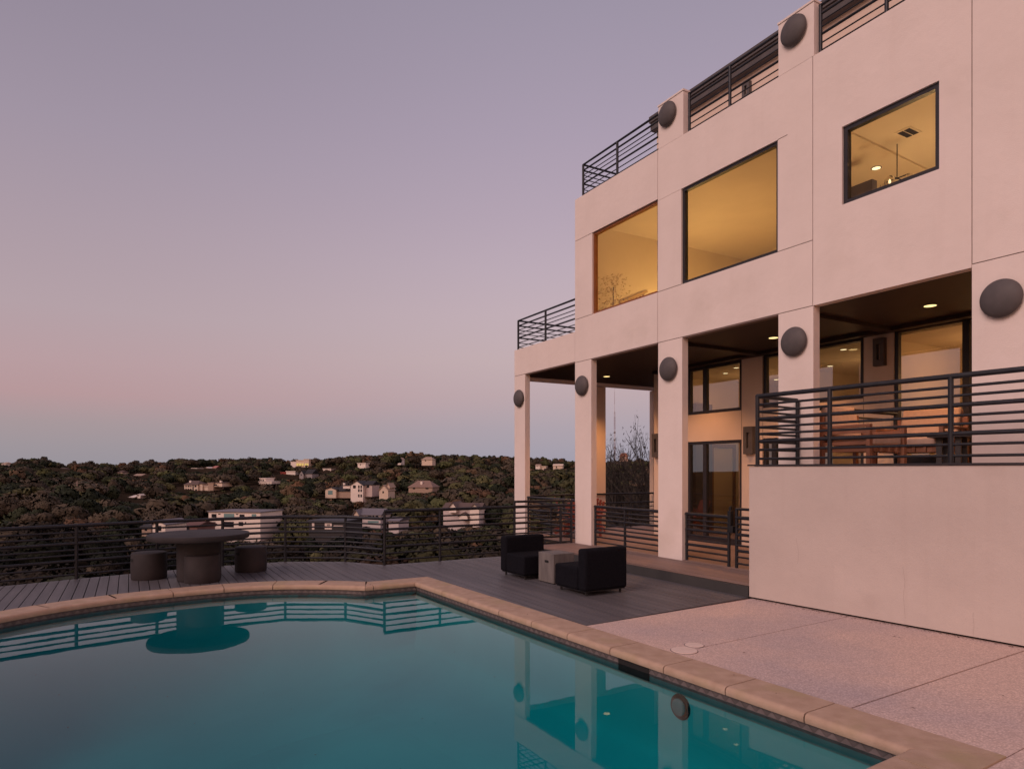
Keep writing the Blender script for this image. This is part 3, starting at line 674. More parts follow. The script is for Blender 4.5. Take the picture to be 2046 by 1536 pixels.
# ------------------------------------------------------------------ railings
LEV = [(.93, .032), (.815, .017), (.72, .017), (.62, .026), (.51, .017), (.42, .017), (.32, .026), (.205, .017), (.085, .017)]
LEV_R = [(.75, .024), (.62, .020), (.51, .011), (.42, .011), (.315, .020), (.185, .011), (.075, .011)]
def scale_lev(l, k): return [(h * k, r) for h, r in l]
def railing(label, pts, z, lev, posts, cat='railing', name='railing', pr=.028, ptop=None, group=None, over=0.0):
    """pts: plan outline of the run; one mesh per pipe and per post"""
    pts = [V2(p[0], p[1]) for p in pts]; o = pts[0]
    t = thing(name, label, cat, (o.x, o.y, z), 0, group)
    d0 = (pts[0] - pts[1]).normalized() * over; d1 = (pts[-1] - pts[-2]).normalized() * over
    for i, (h, r) in enumerate(lev):
        path = [(*(p - o + (d0 if k == 0 else d1 if k == len(pts) - 1 else V2(0, 0))), h) for k, p in enumerate(pts)]
        b = MB(); b.tube(path, r, 12); b.build('top_rail' if i == 0 else 'rail', M['metal'], t, smooth=True)
    for p in posts:
        q = V2(p[0], p[1]) - o; b = MB(); b.tube([(q.x, q.y, 0), (q.x, q.y, ptop or lev[0][0] - .005)], pr, 12); b.build('post', M['metal'], t, smooth=True)
    return t
def hp(s, n): return tuple(H(s, n).xy)
def sub(pts, dists):
    """points at given distances along a polyline"""
    out = []
    for d in dists:
        for a, b in zip(pts, pts[1:]):
            L = (b - a).length
            if d <= L: out.append(a + (b - a) * (d / L)); break
            d -= L
    return out
rr_ = [rail_pts[0] + V2(-.03, -.02)] + rail_pts[1:]
railing('long low curved pipe railing round the deck behind the concrete table', rr_, 0.0, LEV, rail_pts[1:4] + [V2(-6.62, 12.42), V2(-7.56, 11.56)] + rail_pts[6:])
FE = V2(*H(.02, -1.65).xy)
railing('taller straight pipe fence from the deck corner to behind the black chairs', [rail_pts[0], FE], 0.0, scale_lev(LEV, 1.155), [rail_pts[0], rail_pts[0].lerp(FE, .40)], name='fence', cat='fence')
g1 = railing('tall pool fence panel with raised top pipe crossing in front of the end column', [FE, V2(*H(.02, -.12).xy)], 0.0, [(1.19, .026)] + scale_lev(LEV, 1.155), [FE, hp(.02, -.12)], name='fence', cat='fence', ptop=1.19)
b = MB(); q = Vector((*H(.02, -.42).xy, 0)) - Vector((FE.x, FE.y, 0)); b.tube([(q.x, q.y, .2), (q.x, q.y, 1.03)], .03, 12); b.build('post', M['metal'], g1, smooth=True)
PL = scale_lev(LEV, .935)
railing('sunlit pipe railing between the end column and the house corner column', [hp(-2.25, .08), hp(-.02, .08)], .2, scale_lev(LEV, 1.045), [hp(-2.23, .08), hp(-1.13, .08)])
railing('pipe railing panel filling the opening beside the house corner column', [hp(.66, .08), hp(2.82, .08)], .2, PL, [hp(.68, .08), hp(1.713, .08)])
ga = railing('pipe gate with black latch at the foot of the glass door', [hp(3.50, .08), hp(4.54, .08)], .2, PL, [hp(3.52, .08), hp(4.54, .08)], name='gate', cat='gate')
lt = MB(Matrix.Translation(H(4.60, .06, .2) - Vector((*hp(3.50, .08), .2))) @ Matrix.Rotation(HROT, 4, 'Z'))
lt.box(-.035, .035, -.05, .03, .62, .98); lt.box(.0, .09, -.06, .02, .60, .72); lt.box(-.02, .02, -.03, .01, .98, 1.06); lt.build('latch', M['black_leg'], ga, bevel=.008)
railing('short fixed fence panel with raised top pipe between gate and retaining wall', [hp(4.70, .08), hp(5.60, .08)], .2, [(1.02, .024)] + PL, [hp(4.71, .08)], name='fence', cat='fence', ptop=1.02)
railing('dark pipe railing at the far end of the porch wing before the trees', [hp(-2.66, .2), hp(-2.66, 4.8)], .2, [(.99, .026)] + scale_lev(LEV_R, 1.17)[1:], [hp(-2.66, 1.5), hp(-2.66, 3.9)])
railing('pipe railing on top of the low wing against the open sky', [hp(-.02, .07), hp(-2.74, .07), hp(-2.74, 5.2)], 5.12, scale_lev(LEV_R, 1.06), [hp(-1.38, .07), hp(-2.74, .07), hp(-2.74, 2.2), hp(-2.74, 4.6)])
railing('roof railing stretch with an open corner above the first amber window', [hp(2.80, .09), hp(.20, .09), hp(.20, 4.0)], 8.2, scale_lev(LEV_R, 1.02), [hp(1.445, .09), hp(.20, .09), hp(.2, 2.0)])
railing('roof railing stretch between the two parapet piers', [hp(3.56, .09), hp(5.61, .09)], 8.2, scale_lev(LEV_R, 1.02), [hp(3.58, .09), hp(4.554, .09)])
railing('roof railing stretch cut off by the top edge of the photo', [hp(6.30, .09), hp(8.45, .09)], 8.2, scale_lev(LEV_R, 1.02), [hp(6.32, .09), hp(7.341, .09)])
TR = scale_lev(LEV, 1.085)
tr0 = W0 + WDIR * .10 - out_ * 3.2; 
trp = [V2(*H(5.99, -.03).xy), tr0, tr0 + WDIR * 6.6]
tposts = [V2(*H(6.02, -.05).xy), tr0, tr0 + WDIR * 1.10, tr0 + WDIR * 2.55, tr0 + WDIR * 4.1, tr0 + WDIR * 5.6]
railing('slate pipe railing wrapping the front corner of the raised terrace', trp, 1.968, TR, tposts, pr=.030)
railing('short pipe railing between the porch column and wall behind the wooden seats', [hp(6.0, .2), hp(6.0, 2.62)], 1.968, scale_lev([LEV[0], LEV[1], LEV[3]], .98), [hp(6.0, .25), hp(6.0, 2.6)])

# ------------------------------------------------------------------ deck furniture
def roundbox(mb, x0, x1, y0, y1, z0, z1): mb.box(x0, x1, y0, y1, z0, z1)
def lounge(label, corner, ang, w=.86, d=.80):
    """low armless chair; local x across the seat front, y from front to back, origin at the front corner"""
    t = thing('lounge_chair', label, 'chair', (corner[0], corner[1], .006), ang, 'black lounge chairs')
    b = MB(); b.box(0, w, 0, d - .20, .075, .415); b.build('seat', M['black_fabric'], t, bevel=.035, seg=4, smooth=True)
    b = MB(); b.box(-.004, w + .004, d - .195, d, .072, .705); b.build('backrest', M['black_fabric'], t, bevel=.045, seg=4, smooth=True)
    b = MB(); b.box(.03, w - .03, .03, d - .03, .06, .074); b.build('base', M['black_leg'], t)
    for x, y in ((.08, .08), (w - .08, .08), (.08, d - .08), (w - .08, d - .08)):
        b = MB(); b.tube([(x, y, 0), (x, y, .07)], .019, 12); b.build('leg', M['black_leg'], t, smooth=True)
    return t
A_P = math.atan2(PP.y, PP.x) - R(1.5)
lounge('black armless lounge chair facing the pool, behind the concrete side box', (.20, 11.38), A_P, w=.84)
c = V2(1.05, 9.93) + V2(math.cos(A_P), math.sin(A_P)) * .82
lounge('black armless lounge chair with its back turned to the viewer', (c.x - .42 * .9, c.y + .68 * .95), A_P + math.pi, w=.82)
fb = thing('fire_table', 'light grey concrete side box with a hand slot, between the black chairs', 'side table', (.685, 10.98, .006), A_P)
b = MB(); b.box(0, .42, 0, .45, .012, .50); b.build('body', M['concrete'], fb, bevel=.008)
b = MB(); b.box(.015, .405, .015, .435, 0, .012); b.build('foot', M['slot'], fb)
def capsule(mb, x, y0, y1, z, r, axis):
    pts = [(y1 - r + r * math.cos(a), z + r * math.sin(a)) for a in [R(-90 + 18 * k) for k in range(11)]] + [(y0 + r + r * math.cos(a), z + r * math.sin(a)) for a in [R(90 + 18 * k) for k in range(11)]]
    if axis == 'x': f = [mb.pt((x, p, q)) for p, q in pts]
    else: f = [mb.pt((p, x, q)) for p, q in pts]
    mb.face(f)
b = MB(); capsule(b, -.0015, .14, .26, .36, .021, 'x'); b.build('hand_slot', M['slot'], fb)

tb_ = thing('dining_table', 'round charcoal concrete table on a drum base beside the curved railing', 'table', (-5.40, 11.50, .006))
b = MB(); b.lathe([(.30, .70), (.74, .695), (.795, .71), (.808, .735), (.81, .785), (.803, .797), (.79, .80)], 72); b.build('tabletop', M['dark_concrete'], tb_, smooth=True)
b = MB(); b.lathe([(.335, 0), (.345, .01), (.35, .03), (.355, .69), (.3, .699)], 56); b.build('pedestal', M['dark_concrete'], tb_, smooth=True)
def stool(label, x, y, a):
    t = thing('drum_stool', label, 'stool', (x, y, .006), a, 'charcoal drum stools')
    b = MB(); b.lathe([(.272, 0), (.28, .012), (.285, .2), (.28, .435), (.272, .452), (.255, .46)], 48); b.build('drum', M['dark_concrete'], t, smooth=True)
    b = MB(); pts = []
    for k in range(9): pts.append((R(-9 + 18 * k / 8), 0))
    for i in range(8):
        a0, a1 = R(-10 + 20 * i / 8), R(-10 + 20 * (i + 1) / 8); h0 = .026 * math.sqrt(max(0, 1 - (2 * i / 8 - 1) ** 4)); h1 = .026 * math.sqrt(max(0, 1 - (2 * (i + 1) / 8 - 1) ** 4))
        P = lambda aa, hh: (.289 * math.cos(aa), .289 * math.sin(aa), .345 + hh)
        b.quad(P(a0, -h0), P(a1, -h1), P(a1, h1), P(a0, h0))
    b.build('hand_slot', M['slot'], t); return t
stool('charcoal drum stool standing by itself on the railing side of the table, hand slot showing', -6.33, 11.62, R(-128))
stool('charcoal drum stool in front of the table base, nearest the pool', -5.245, 11.30 - .02, R(60))
stool('darkest charcoal drum stool, beyond the table under its overhanging edge', -4.90, 12.50, R(-120))

# ------------------------------------------------------------------ porch and terrace seats
def adirondack(label, s, n, z, rz):
    t = thing('adirondack_chair', label, 'chair', H(s, n, z), HROT + rz, 'red slatted porch chairs')
    b = MB()
    for k in range(6): b.box(-.26 + k * .087, -.18 + k * .087, -.30, .25, .36, .38)
    b.build('seat', M['red_paint'], t)
    b = MB()
    for k in range(7):
        x = -.27 + k * .078; h = .62 - abs(k - 3) * .045
        b.bar((x + .035, .22, .34), (x + .035 + (k - 3) * .012, .22 + h * .38, .34 + h), .068, .018, up=(0, 1, .4))
    b.bar((-.27, .34, .58), (.28, .34, .58), .02, .06); b.build('backrest', M['red_paint'], t)
    for sx in (-1, 1):
        b = MB(); b.box(sx * .33 - .06, sx * .33 + .06, -.36, .30, .55, .57); b.build('armrest', M['red_paint'], t)
        b = MB(); b.box(sx * .31 - .012, sx * .31 + .012, -.32, -.22, 0, .55); b.build('leg', M['red_paint'], t)
        b = MB(); b.bar((sx * .28, -.28, .34), (sx * .28, .48, .03), .02, .09); b.build('leg', M['red_paint'], t)
    return t
adirondack('red slatted porch chair close to the house corner column', -.95, .95, .2, R(200))
adirondack('red slatted porch chair near the end column, its back to the trees', -2.0, 1.3, .2, R(150))
adirondack('red slatted porch chair against the orange lit rear column', -2.32, 2.15, .2, R(250))
pt_ = thing('porch_table', 'low wooden slat table between the red porch chairs', 'table', H(-1.55, 1.15, .2), HROT)
b = MB()
for k in range(6): b.box(-.35, .35, -.24 + k * .08, -.17 + k * .08, .48, .50)
b.build('tabletop', M['chair_wood'], pt_)
for x, y in ((-.3, -.2), (.3, -.2), (-.3, .2), (.3, .2)):
    b = MB(); b.box(x - .02, x + .02, y - .02, y + .02, 0, .48); b.build('leg', M['chair_wood'], pt_)
def wood_seat(label, s, n, rz, w, name='patio_sofa', cat='sofa'):
    """slatted timber frame with thick cushions; local x along the seat, y to the back"""
    t = thing(name, label, cat, H(s, n, 1.968), HROT + rz, 'cushioned timber terrace seats')
    b = MB(); b.box(.05, w - .05, .04, .82, .20, .28)
    for k in range(int(w / .16)): b.box(.1 + k * .16, .14 + k * .16, .0, .04, .20, .28)
    b.build('seat_frame', M['chair_wood'], t)
    for x in (0, w):
        b = MB(); b.box(x - .035, x + .035, -.02, .86, .56, .60); b.build('armrest', M['chair_wood'], t, bevel=.008)
        sl = MB()
        for k in range(3): sl.box(x - .014, x + .014, .04, .80, .30 + k * .085, .35 + k * .085)
        sl.build('side_slats', M['chair_wood'], t)
        for y in (0, .82):
            b = MB(); b.box(x - .03, x + .03, y - .02, y + .04, 0, .56 if y == 0 else .80); b.build('leg', M['chair_wood'], t)
    b = MB()
    for k in range(3): b.box(.03, w - .03, .835, .86, .34 + k * .16, .44 + k * .16)
    b.build('back_slats', M['chair_wood'], t)
    nn = max(1, round(w / .75))
    for k in range(nn):
        a0, a1 = .05 + (w - .1) * k / nn, .05 + (w - .1) * (k + 1) / nn - .012
        b = MB(); b.box(a0, a1, -.01, .70, .285, .44); b.build('seat_cushion', M['cushion'], t, bevel=.04, seg=4, smooth=True)
        b = MB(Matrix.Translation((0, .64, .44)) @ Matrix.Rotation(R(-16), 4, 'X')); b.box(a0, a1, 0, .16, 0, .52); b.build('back_cushion', M['cushion'] if k % 2 else M['mauve_cushion'] if nn > 1 else M['cushion'], t, bevel=.05, seg=4, smooth=True)
    return t
wood_seat('timber terrace armchair with slatted sides beside the porch column', 6.98, .28, R(84), .74, 'patio_armchair', 'armchair')
wood_seat('long timber terrace sofa with tan cushions below the lit window', 6.30, 1.50, R(4), 1.0)
sd_ = thing('side_table', 'small dark square table on the terrace next to the broad wall', 'side table', H(7.52, 1.42, 1.968), HROT + R(18))
b = MB(); b.box(-.27, .27, -.27, .27, .40, .46); b.build('tabletop', M['frame'], sd_, bevel=.006)
for x, y in ((-.14, -.1), (.1, -.14), (-.1, .14), (.14, .1)):
    b = MB(); b.box(x - .035, x + .035, y - .035, y + .035, 0, .40); b.build('leg', M['frame'], sd_)
# indoor things seen through the upper windows
ch = thing('pendant_lamp', 'glass shaded chandelier hanging inside the small upper window', 'pendant lamp', H(6.02, 2.62, 7.6), HROT)
b = MB(); b.tube([(0, 0, 0), (0, 0, -.62)], .008, 8); b.build('stem', M['metal'], ch)
b = MB(); b.tube([(-.22, 0, -.60), (.22, 0, -.60)], .01, 8); b.tube([(0, -.22, -.60), (0, .22, -.60)], .01, 8); b.build('arms', M['metal'], ch)
for x, y in ((-.22, 0), (.22, 0), (0, -.22), (0, .22)):
    b = MB(); b.lathe([(.02, -.60), (.07, -.63), (.085, -.70), (.07, -.77), (.03, -.80)], 20, (x, y, 0)); b.build('glass_shade', M['pale_glass'], ch, smooth=True)
    b = MB(); b.lathe([(.004, -.66), (.02, -.69), (.02, -.72), (.004, -.75)], 12, (x, y, 0)); b.build('light_bulb', M['bulb_soft'], ch, smooth=True)
ip = thing('indoor_plant', 'tall leafy indoor plant behind the first amber window', 'plant', H(.58, .62, 4.62), HROT)
b = MB(); b.lathe([(.14, 0), (.2, .35), (.19, .36), (.16, .35)], 24); b.build('pot', M['concrete'], ip, smooth=True)
b = MB(); b.tube([(0, 0, .3), (.03, .02, 1.0), (0, .05, 1.5)], .012, 6); b.build('stem', M['bark'], ip)
b = MB(); rp_ = random.Random(5)
for k in range(420):
    c_ = Vector((max(-.3, min(.4, rp_.gauss(0, .17))), max(-.32, min(.4, rp_.gauss(0, .17))), rp_.uniform(.7, 1.75))); d_ = Vector((rp_.uniform(-1, 1), rp_.uniform(-1, 1), rp_.uniform(-.3, .7))).normalized() * .07
    e_ = d_.cross(Vector((rp_.uniform(-1, 1), rp_.uniform(-1, 1), rp_.uniform(-1, 1)))).normalized() * .016
    b.quad(c_, c_ + d_ * .5 + e_, c_ + d_, c_ + d_ * .5 - e_)
b.build('leaves', mat('indoor_leaf', (.52, .40, .24), (.58, .46, .28), rough=.6), ip)

# ------------------------------------------------------------------ valley and far hillside
KEEP = []                                                # houses: (u0, u1, v_top, v_bottom, distance)
def sstep(a, b, x):
    t = np.clip((x - a) / (b - a), 0, 1); return t * t * (3 - 2 * t)
PR = [(0, -.5), (15, -3), (22, -6.5), (40, -11.5), (70, -16.5), (110, -18), (140, -16.5), (184, -18.3), (215, -16.2), (250, -15), (300, -13), (340, -12.3), (400, -11.5), (430, -10), (480, -6.5), (520, -4), (560, -1.5), (640, 0), (720, 2), (900, 0), (1300, -6), (3000, -10), (9000, -60)]
RX, RZ = [p[0] for p in PR], [p[1] for p in PR]
UR = [(-1200, -3), (-300, -1), (0, 1.5), (75, 1.5), (190, -2.5), (255, 0), (360, 2.5), (500, 3), (600, 2), (700, 6.5), (795, 10), (860, 8.5), (1012, 5.5), (1150, 1.5), (1320, 3), (2500, 3)]
def ground(x, y):
    x = np.asarray(x, float); y = np.asarray(y, float)
    r = np.hypot(x, y); az = np.degrees(np.arctan2(x, y))
    front = sstep(75, 45, az) * sstep(-130, -95, az)
    z = np.interp(r, RX, RZ)
    u = CX + F_PX * np.tan(np.radians(np.clip(az, -80, 60)))
    z = z + np.interp(u, [a[0] for a in UR], [a[1] for a in UR]) * sstep(500, 650, r)
    z = z + (1.6 * np.sin(x * .021 + 1.3) * np.cos(y * .017) + .9 * np.sin(x * .055 + y * .04)) * sstep(60, 160, r)
    for a, b, t0, b0, Y in KEEP:                           # the slope dips in front of each house so that it stands clear
        k = sstep(a - 30, a, u) * (1 - sstep(b, b + 30, u)) * sstep(Y - 120, Y - 30, r) * (1 - sstep(Y + 12, Y + 20, r))
        lim = CAM_Z - (b0 + 3 - VH) / F_PX * y - 6.5
        z = z + np.minimum(0, lim - z) * k
    return -.45 * (1 - front) + z * front
def terrain():
    rs = [0, 4, 8, 11, 13, 15, 17, 19, 22, 26, 31, 37, 45, 55, 65, 78, 92, 110, 130, 150, 170, 190, 215, 240, 270, 300, 335, 370, 410, 450, 500, 550, 600, 650, 700, 780, 880, 1000, 1300, 1800, 2600, 4000, 9000]
    na = 240; v = []; f = []
    for r in rs:
        for k in range(na):
            a = 2 * math.pi * k / na; x, y = r * math.sin(a), r * math.cos(a)
            v.append((x, y, float(ground(x, y)) if r > 12 else -3.2))
    for i in range(len(rs) - 1):
        for k in range(na):
            a, b = i * na + k, i * na + (k + 1) % na; f.append((a, a + na, b + na, b))
    me = bpy.data.meshes.new('ground'); me.from_pydata(v, [], f); me.polygons.foreach_set('use_smooth', [True] * len(f)); me.update()
    me.materials.append(mat('hill_soil', (.030, .022, .015), (.055, .038, .026), rough=.95, scale=.05, bump=.2, bscale=1.0, spec=0))
    o = bpy.data.objects.new('ground', me); col.objects.link(o); tag(o, kind='structure')

# ---- leaf clouds
def leaf_cloud(rng, nb, nleaf, leaf, kind, flat=.75):
    """a crown about 1 m in radius standing on z = 0..~1.7: several overlapping clumps, each a shell of small faces"""
    k = nb; th = rng.uniform(0, 2 * np.pi, k); rad = np.sqrt(rng.uniform(0, 1, k)) * .55; hz = .45 + (.75 - rad * .7) * rng.uniform(.2, 1.1, k)
    C = np.stack([rad * np.cos(th), rad * np.sin(th), hz], 1); C[:, :2] *= (1.15 - .45 * np.abs(hz - .7))[:, None]
    S = rng.uniform(.26, .44, k); S[0] = .62; C[0] = (0, 0, .72)
    ci = rng.choice(k, nleaf, p=S ** 2 / np.sum(S ** 2))
    d = rng.normal(size=(nleaf, 3)); d /= np.linalg.norm(d, axis=1)[:, None]
    rr = S[ci] * (rng.uniform(.45 if kind == 'bare' else .6, 1.05, nleaf) ** .6)
    p = C[ci] + d * rr[:, None] * np.array([1, 1, flat]); p[:, 2] = np.maximum(p[:, 2], .02)
    nrm = d * .8 + rng.normal(size=(nleaf, 3)) * .6; nrm /= np.linalg.norm(nrm, axis=1)[:, None]
    if kind == 'bare':
        t = d * .5 + rng.normal(size=(nleaf, 3)) * .8
    else: t = rng.normal(size=(nleaf, 3))
    b = np.cross(nrm, t); b /= np.linalg.norm(b, axis=1)[:, None]; t = np.cross(b, nrm)
    sz = leaf * rng.uniform(.6, 1.35, nleaf)[:, None]; asp = .42 if kind == 'bare' else .62
    ln = 1.0 if kind == 'bare' else 1.0
    V = np.stack([p - t * sz * ln, p - b * sz * asp, p + t * sz * ln, p + b * sz * asp], 1).reshape(-1, 3)
    nc = 30; cc = np.repeat(np.arange(k), nc); dc = rng.normal(size=(k * nc, 3)); dc /= np.linalg.norm(dc, axis=1)[:, None]
    pcore = C[cc] + dc * (S[cc] * .80)[:, None] * np.array([1, 1, flat]); tcore = np.cross(dc, rng.normal(size=(k * nc, 3))); tcore /= np.linalg.norm(tcore, axis=1)[:, None]; bcore = np.cross(dc, tcore)
    hs = (S[cc] * (.30 if kind == 'bare' else .40))[:, None]
    V = np.concatenate([V, np.stack([pcore - tcore * hs, pcore - bcore * hs, pcore + tcore * hs, pcore + bcore * hs], 1).reshape(-1, 3)])
    d = np.concatenate([d, dc]); p = np.concatenate([p, pcore]); ci = np.concatenate([ci, cc]); nleaf = len(p)
    clump = rng.uniform(.86, 1.14, k)[ci] * rng.uniform(.88, 1.12, nleaf)
    N = d * .75 + (p - np.array([0, 0, .6])) * .45 + rng.normal(size=(nleaf, 3)) * .12 + np.array([0, 0, .15]); N /= np.linalg.norm(N, axis=1)[:, None]
    return V, np.repeat(clump, 4), np.repeat(N, 4, 0)
def mesh_from(name, V, tint, N, m):
    n = len(V) // 4; me = bpy.data.meshes.new(name)
    me.vertices.add(len(V)); me.vertices.foreach_set('co', V.astype(np.float32).ravel())
    me.loops.add(len(V)); me.loops.foreach_set('vertex_index', np.arange(len(V), dtype=np.int32))
    me.polygons.add(n); me.polygons.foreach_set('loop_start', np.arange(0, len(V), 4, dtype=np.int32))
    me.update(calc_edges=True)
    a = me.attributes.new('tint', 'FLOAT_COLOR', 'POINT')
    if tint.ndim == 1: tint = np.stack([tint] * 3, 1)
    a.data.foreach_set('color', np.concatenate([tint, np.ones((len(V), 1))], 1).astype(np.float32).ravel())
    me.materials.append(m); me.polygons.foreach_set('use_smooth', np.ones(n, bool)); me.normals_split_custom_set_from_vertices(N.astype(np.float32)); return me
PAL = {'evergreen': [(.019, .024, .013), (.026, .032, .017), (.034, .040, .020)],
       'olive': [(.072, .070, .032), (.095, .090, .040), (.082, .088, .036)],
       'bare': [(.056, .044, .030), (.073, .057, .039), (.089, .069, .048), (.064, .051, .036)],
       'rust': [(.105, .062, .038), (.13, .074, .042), (.12, .080, .048)]}
LM = {k: foliage('foliage_' + k, v) for k, v in PAL.items()}
LABEL = {'evergreen': 'dark evergreen tree in the hillside woods', 'olive': 'olive green leafy tree in the hillside woods',
         'bare': 'brownish grey leafless tree in the hillside woods', 'rust': 'rust brown autumn tree in the hillside woods'}
rng = np.random.default_rng(11)
def crowns(nvar, nb, nleaf, leaf):
    return {k: [mesh_from('crown', *leaf_cloud(rng, nb, nleaf if k != 'bare' else int(nleaf * 1.5), leaf if k != 'bare' else leaf * 1.1, k), LM[k]) for _ in range(nvar)] for k in PAL}
mid_meshes = crowns(4, 10, 2400, .052)
LMN = {k: foliage('shaded_valley_' + k, [tuple(c * .36 for c in q) for q in v]) for k, v in PAL.items()}  # same palettes darkened: the shade of the valley is put into the leaf colour
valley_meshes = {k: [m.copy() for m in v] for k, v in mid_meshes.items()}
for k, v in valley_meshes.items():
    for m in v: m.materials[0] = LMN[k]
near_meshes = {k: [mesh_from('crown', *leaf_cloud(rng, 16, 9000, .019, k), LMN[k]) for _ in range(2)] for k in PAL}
trunk_mb = MB(); trunk_mb.tube([(0, 0, -.9), (.02, .01, .1), (-.02, .02, .8)], .07, 7, r1=.03)
for a in range(5):
    t = a * 1.26; trunk_mb.tube([(-.01, .015, .1 + a * .09), (.25 * math.cos(t), .25 * math.sin(t), .5 + a * .09), (.5 * math.cos(t), .5 * math.sin(t), .75 + a * .08)], .03, 5, r1=.008)
trunk_me = trunk_mb.build('trunk', M['bark']); trunk_mesh = trunk_me.data; bpy.data.objects.remove(trunk_me)
# far houses first: the trees keep out of their line of sight

pal_cache = {}
def hmat(rgb, rough=.8):
    if rgb not in pal_cache: pal_cache[rgb] = mat('house_paint', tuple(c * .93 for c in rgb), rgb, rough=rough, scale=.4)
    return pal_cache[rgb]
WHITE, CREAMW, TAN, GREYW, DARKR, BROWNR, GREYR, REDW = (.86, .74, .65), (.70, .55, .43), (.40, .28, .21), (.33, .29, .29), (.030, .027, .030), (.13, .085, .072), (.17, .155, .175), (.34, .06, .045)
WIN = {'dark': mat('far_window', (.02, .02, .025), rough=.2), 'teal': mat('far_window_teal', (.18, .29, .29), rough=.2), 'white': mat('far_trim', (.70, .58, .52), rough=.7), 'lit': emit('far_window_lit', (1, .68, .22), .7)}
def far_house(label, Y, vols, wins=(), depth=10, cat='house', keep=True, name='house', chim=(), rot=-12, hide=.3):
    u0 = min(v[0] for v in vols); u1 = max(v[1] for v in vols); vb = max(v[3] for v in vols); vt = min(v[2] for v in vols)
    tops = [v[6] for v in vols if len(v) > 6 and v[6]]; vt = min([vt] + tops); uc = (u0 + u1) / 2; k = Y / F_PX
    if keep: KEEP.append((u0 - 3, u1 + 4, vt, vb - (vb - vt) * hide, Y))
    t = thing(name, label, cat, at(uc, vb, Y), R(rot)); X = lambda u: (u - uc) * k; Z = lambda v: (vb - v) * k
    for i, v in enumerate(vols):
        a, b, e, f, wc, rc = v[:6]; rv = v[6] if len(v) > 6 else None; ty = v[7] if len(v) > 7 else 'flat'; dy = v[8] if len(v) > 8 else i * .03; dp = v[9] if len(v) > 9 else depth
        x0, x1, ze, zb = X(a), X(b), Z(e), Z(f); base = zb - (3.0 if f > vb - 3 else 0); mid = (x0 + x1) / 2
        w = MB(); w.box(x0, x1, dy, dy + dp, base, ze)
        if ty == 'gable_front':
            zr = Z(rv); w.face([w.pt((x0, dy, ze)), w.pt((x1, dy, ze)), w.pt((mid, dy, zr))]); w.face([w.pt((x1, dy + dp, ze)), w.pt((x0, dy + dp, ze)), w.pt((mid, dy + dp, zr))])
        if ty == 'gable_side':
            zr = Z(rv); w.face([w.pt((x1, dy, ze)), w.pt((x1, dy + dp, ze)), w.pt((x1, dy + dp / 2, zr))]); w.face([w.pt((x0, dy + dp, ze)), w.pt((x0, dy, ze)), w.pt((x0, dy + dp / 2, zr))])
        w.build('wall', hmat(wc), t)
        r = MB(); o = .4; th = .22
        if ty == 'flat': r.box(x0 - .35, x1 + .35, dy - .35, dy + dp + .3, ze + .01, ze + .01 + max(.22, 1.2 * k))
        elif ty == 'gable_front':
            for s_, xe in ((-1, x0), (1, x1)):
                sl = (zr - ze) / (mid - x0); xo = xe + s_ * o; zo = ze - o * sl
                i8 = [r.pt(p) for p in ((xo, dy - o, zo + .03), (mid, dy - o, zr + .03), (mid, dy + dp + o, zr + .03), (xo, dy + dp + o, zo + .03), (xo, dy - o, zo + th), (mid, dy - o, zr + th), (mid, dy + dp + o, zr + th), (xo, dy + dp + o, zo + th))]
                for q in ((0, 1, 2, 3), (4, 5, 6, 7), (0, 1, 5, 4), (3, 2, 6, 7), (0, 3, 7, 4), (1, 2, 6, 5)): r.face([i8[j] for j in q])
        else:
            ins = (x1 - x0) * .28 if ty == 'hip' else 0; zr = Z(rv)
            x0o, x1o, y0o, y1o = x0 - o, x1 + o, dy - o, dy + dp + o; ym = dy + dp / 2
            for dz in (.03, th):
                q = [r.pt(p) for p in ((x0o, y0o, ze + dz - .2), (x1o, y0o, ze + dz - .2), (x1o, y1o, ze + dz - .2), (x0o, y1o, ze + dz - .2), (x0o + ins, ym, zr + dz), (x1o - ins, ym, zr + dz))]
                for fc in ((0, 1, 5, 4), (2, 3, 4, 5), (3, 0, 4), (1, 2, 5)): r.face([q[j] for j in fc])
                if dz == .03: lo = q
            for j in range(4): r.face([lo[j], lo[(j + 1) % 4], q[(j + 1) % 4], q[j]])
        ro = r.build('roof', hmat(rc), t)
    for a, b, e, f, kd in wins:
        w = MB(); w.box(X(a), X(b), -.06, .05, Z(f), Z(e)); w.build('window', WIN[kd], t)
    for a, b, e, f in chim:
        w = MB(); w.box(X(a), X(b), 2.0, 2.0 + X(b) - X(a) + .3, Z(f), Z(e)); w.build('chimney', hmat(WHITE), t)
    return t
D_ = 'dark'
far_house('big white flat-roofed three-storey house behind the concrete table', 184, [(410, 526, 1023, 1077, WHITE, GREYR, None, 'flat', 0, 11)],
          [(417, 428, 1027, 1034, D_), (432, 437, 1026, 1028, D_), (445, 468, 1026, 1034, 'teal'), (472, 477, 1026, 1028, D_), (480, 491, 1027, 1034, D_), (507, 517, 1026, 1033, 'teal'),
           (444, 467, 1042, 1053, D_), (478, 488, 1042, 1050, D_), (492, 495, 1042, 1045, D_), (413, 426, 1043, 1052, D_), (417, 428, 1060, 1067, D_)])
far_house('white farmhouse with a tall gabled tower and small dark windows on the hillside', 330,
          [(646, 669, 978, 995, CREAMW, DARKR, 974, 'gable_front'), (669, 703, 981, 995, TAN, DARKR, 972, 'gable_side', 1.5), (703, 729, 969, 1000, WHITE, DARKR, 961, 'gable_front', -1), (729, 745, 968, 992, (.56, .44, .40), DARKR, 961, 'gable_side', 1), (683, 698, 970, 976, WHITE, DARKR, None, 'flat', .8, 4)],
          [(652, 662, 980, 988, 'teal')], 9, chim=((680.5, 684, 965, 972),))
h_ = bpy.data.objects.get('house.002'); 
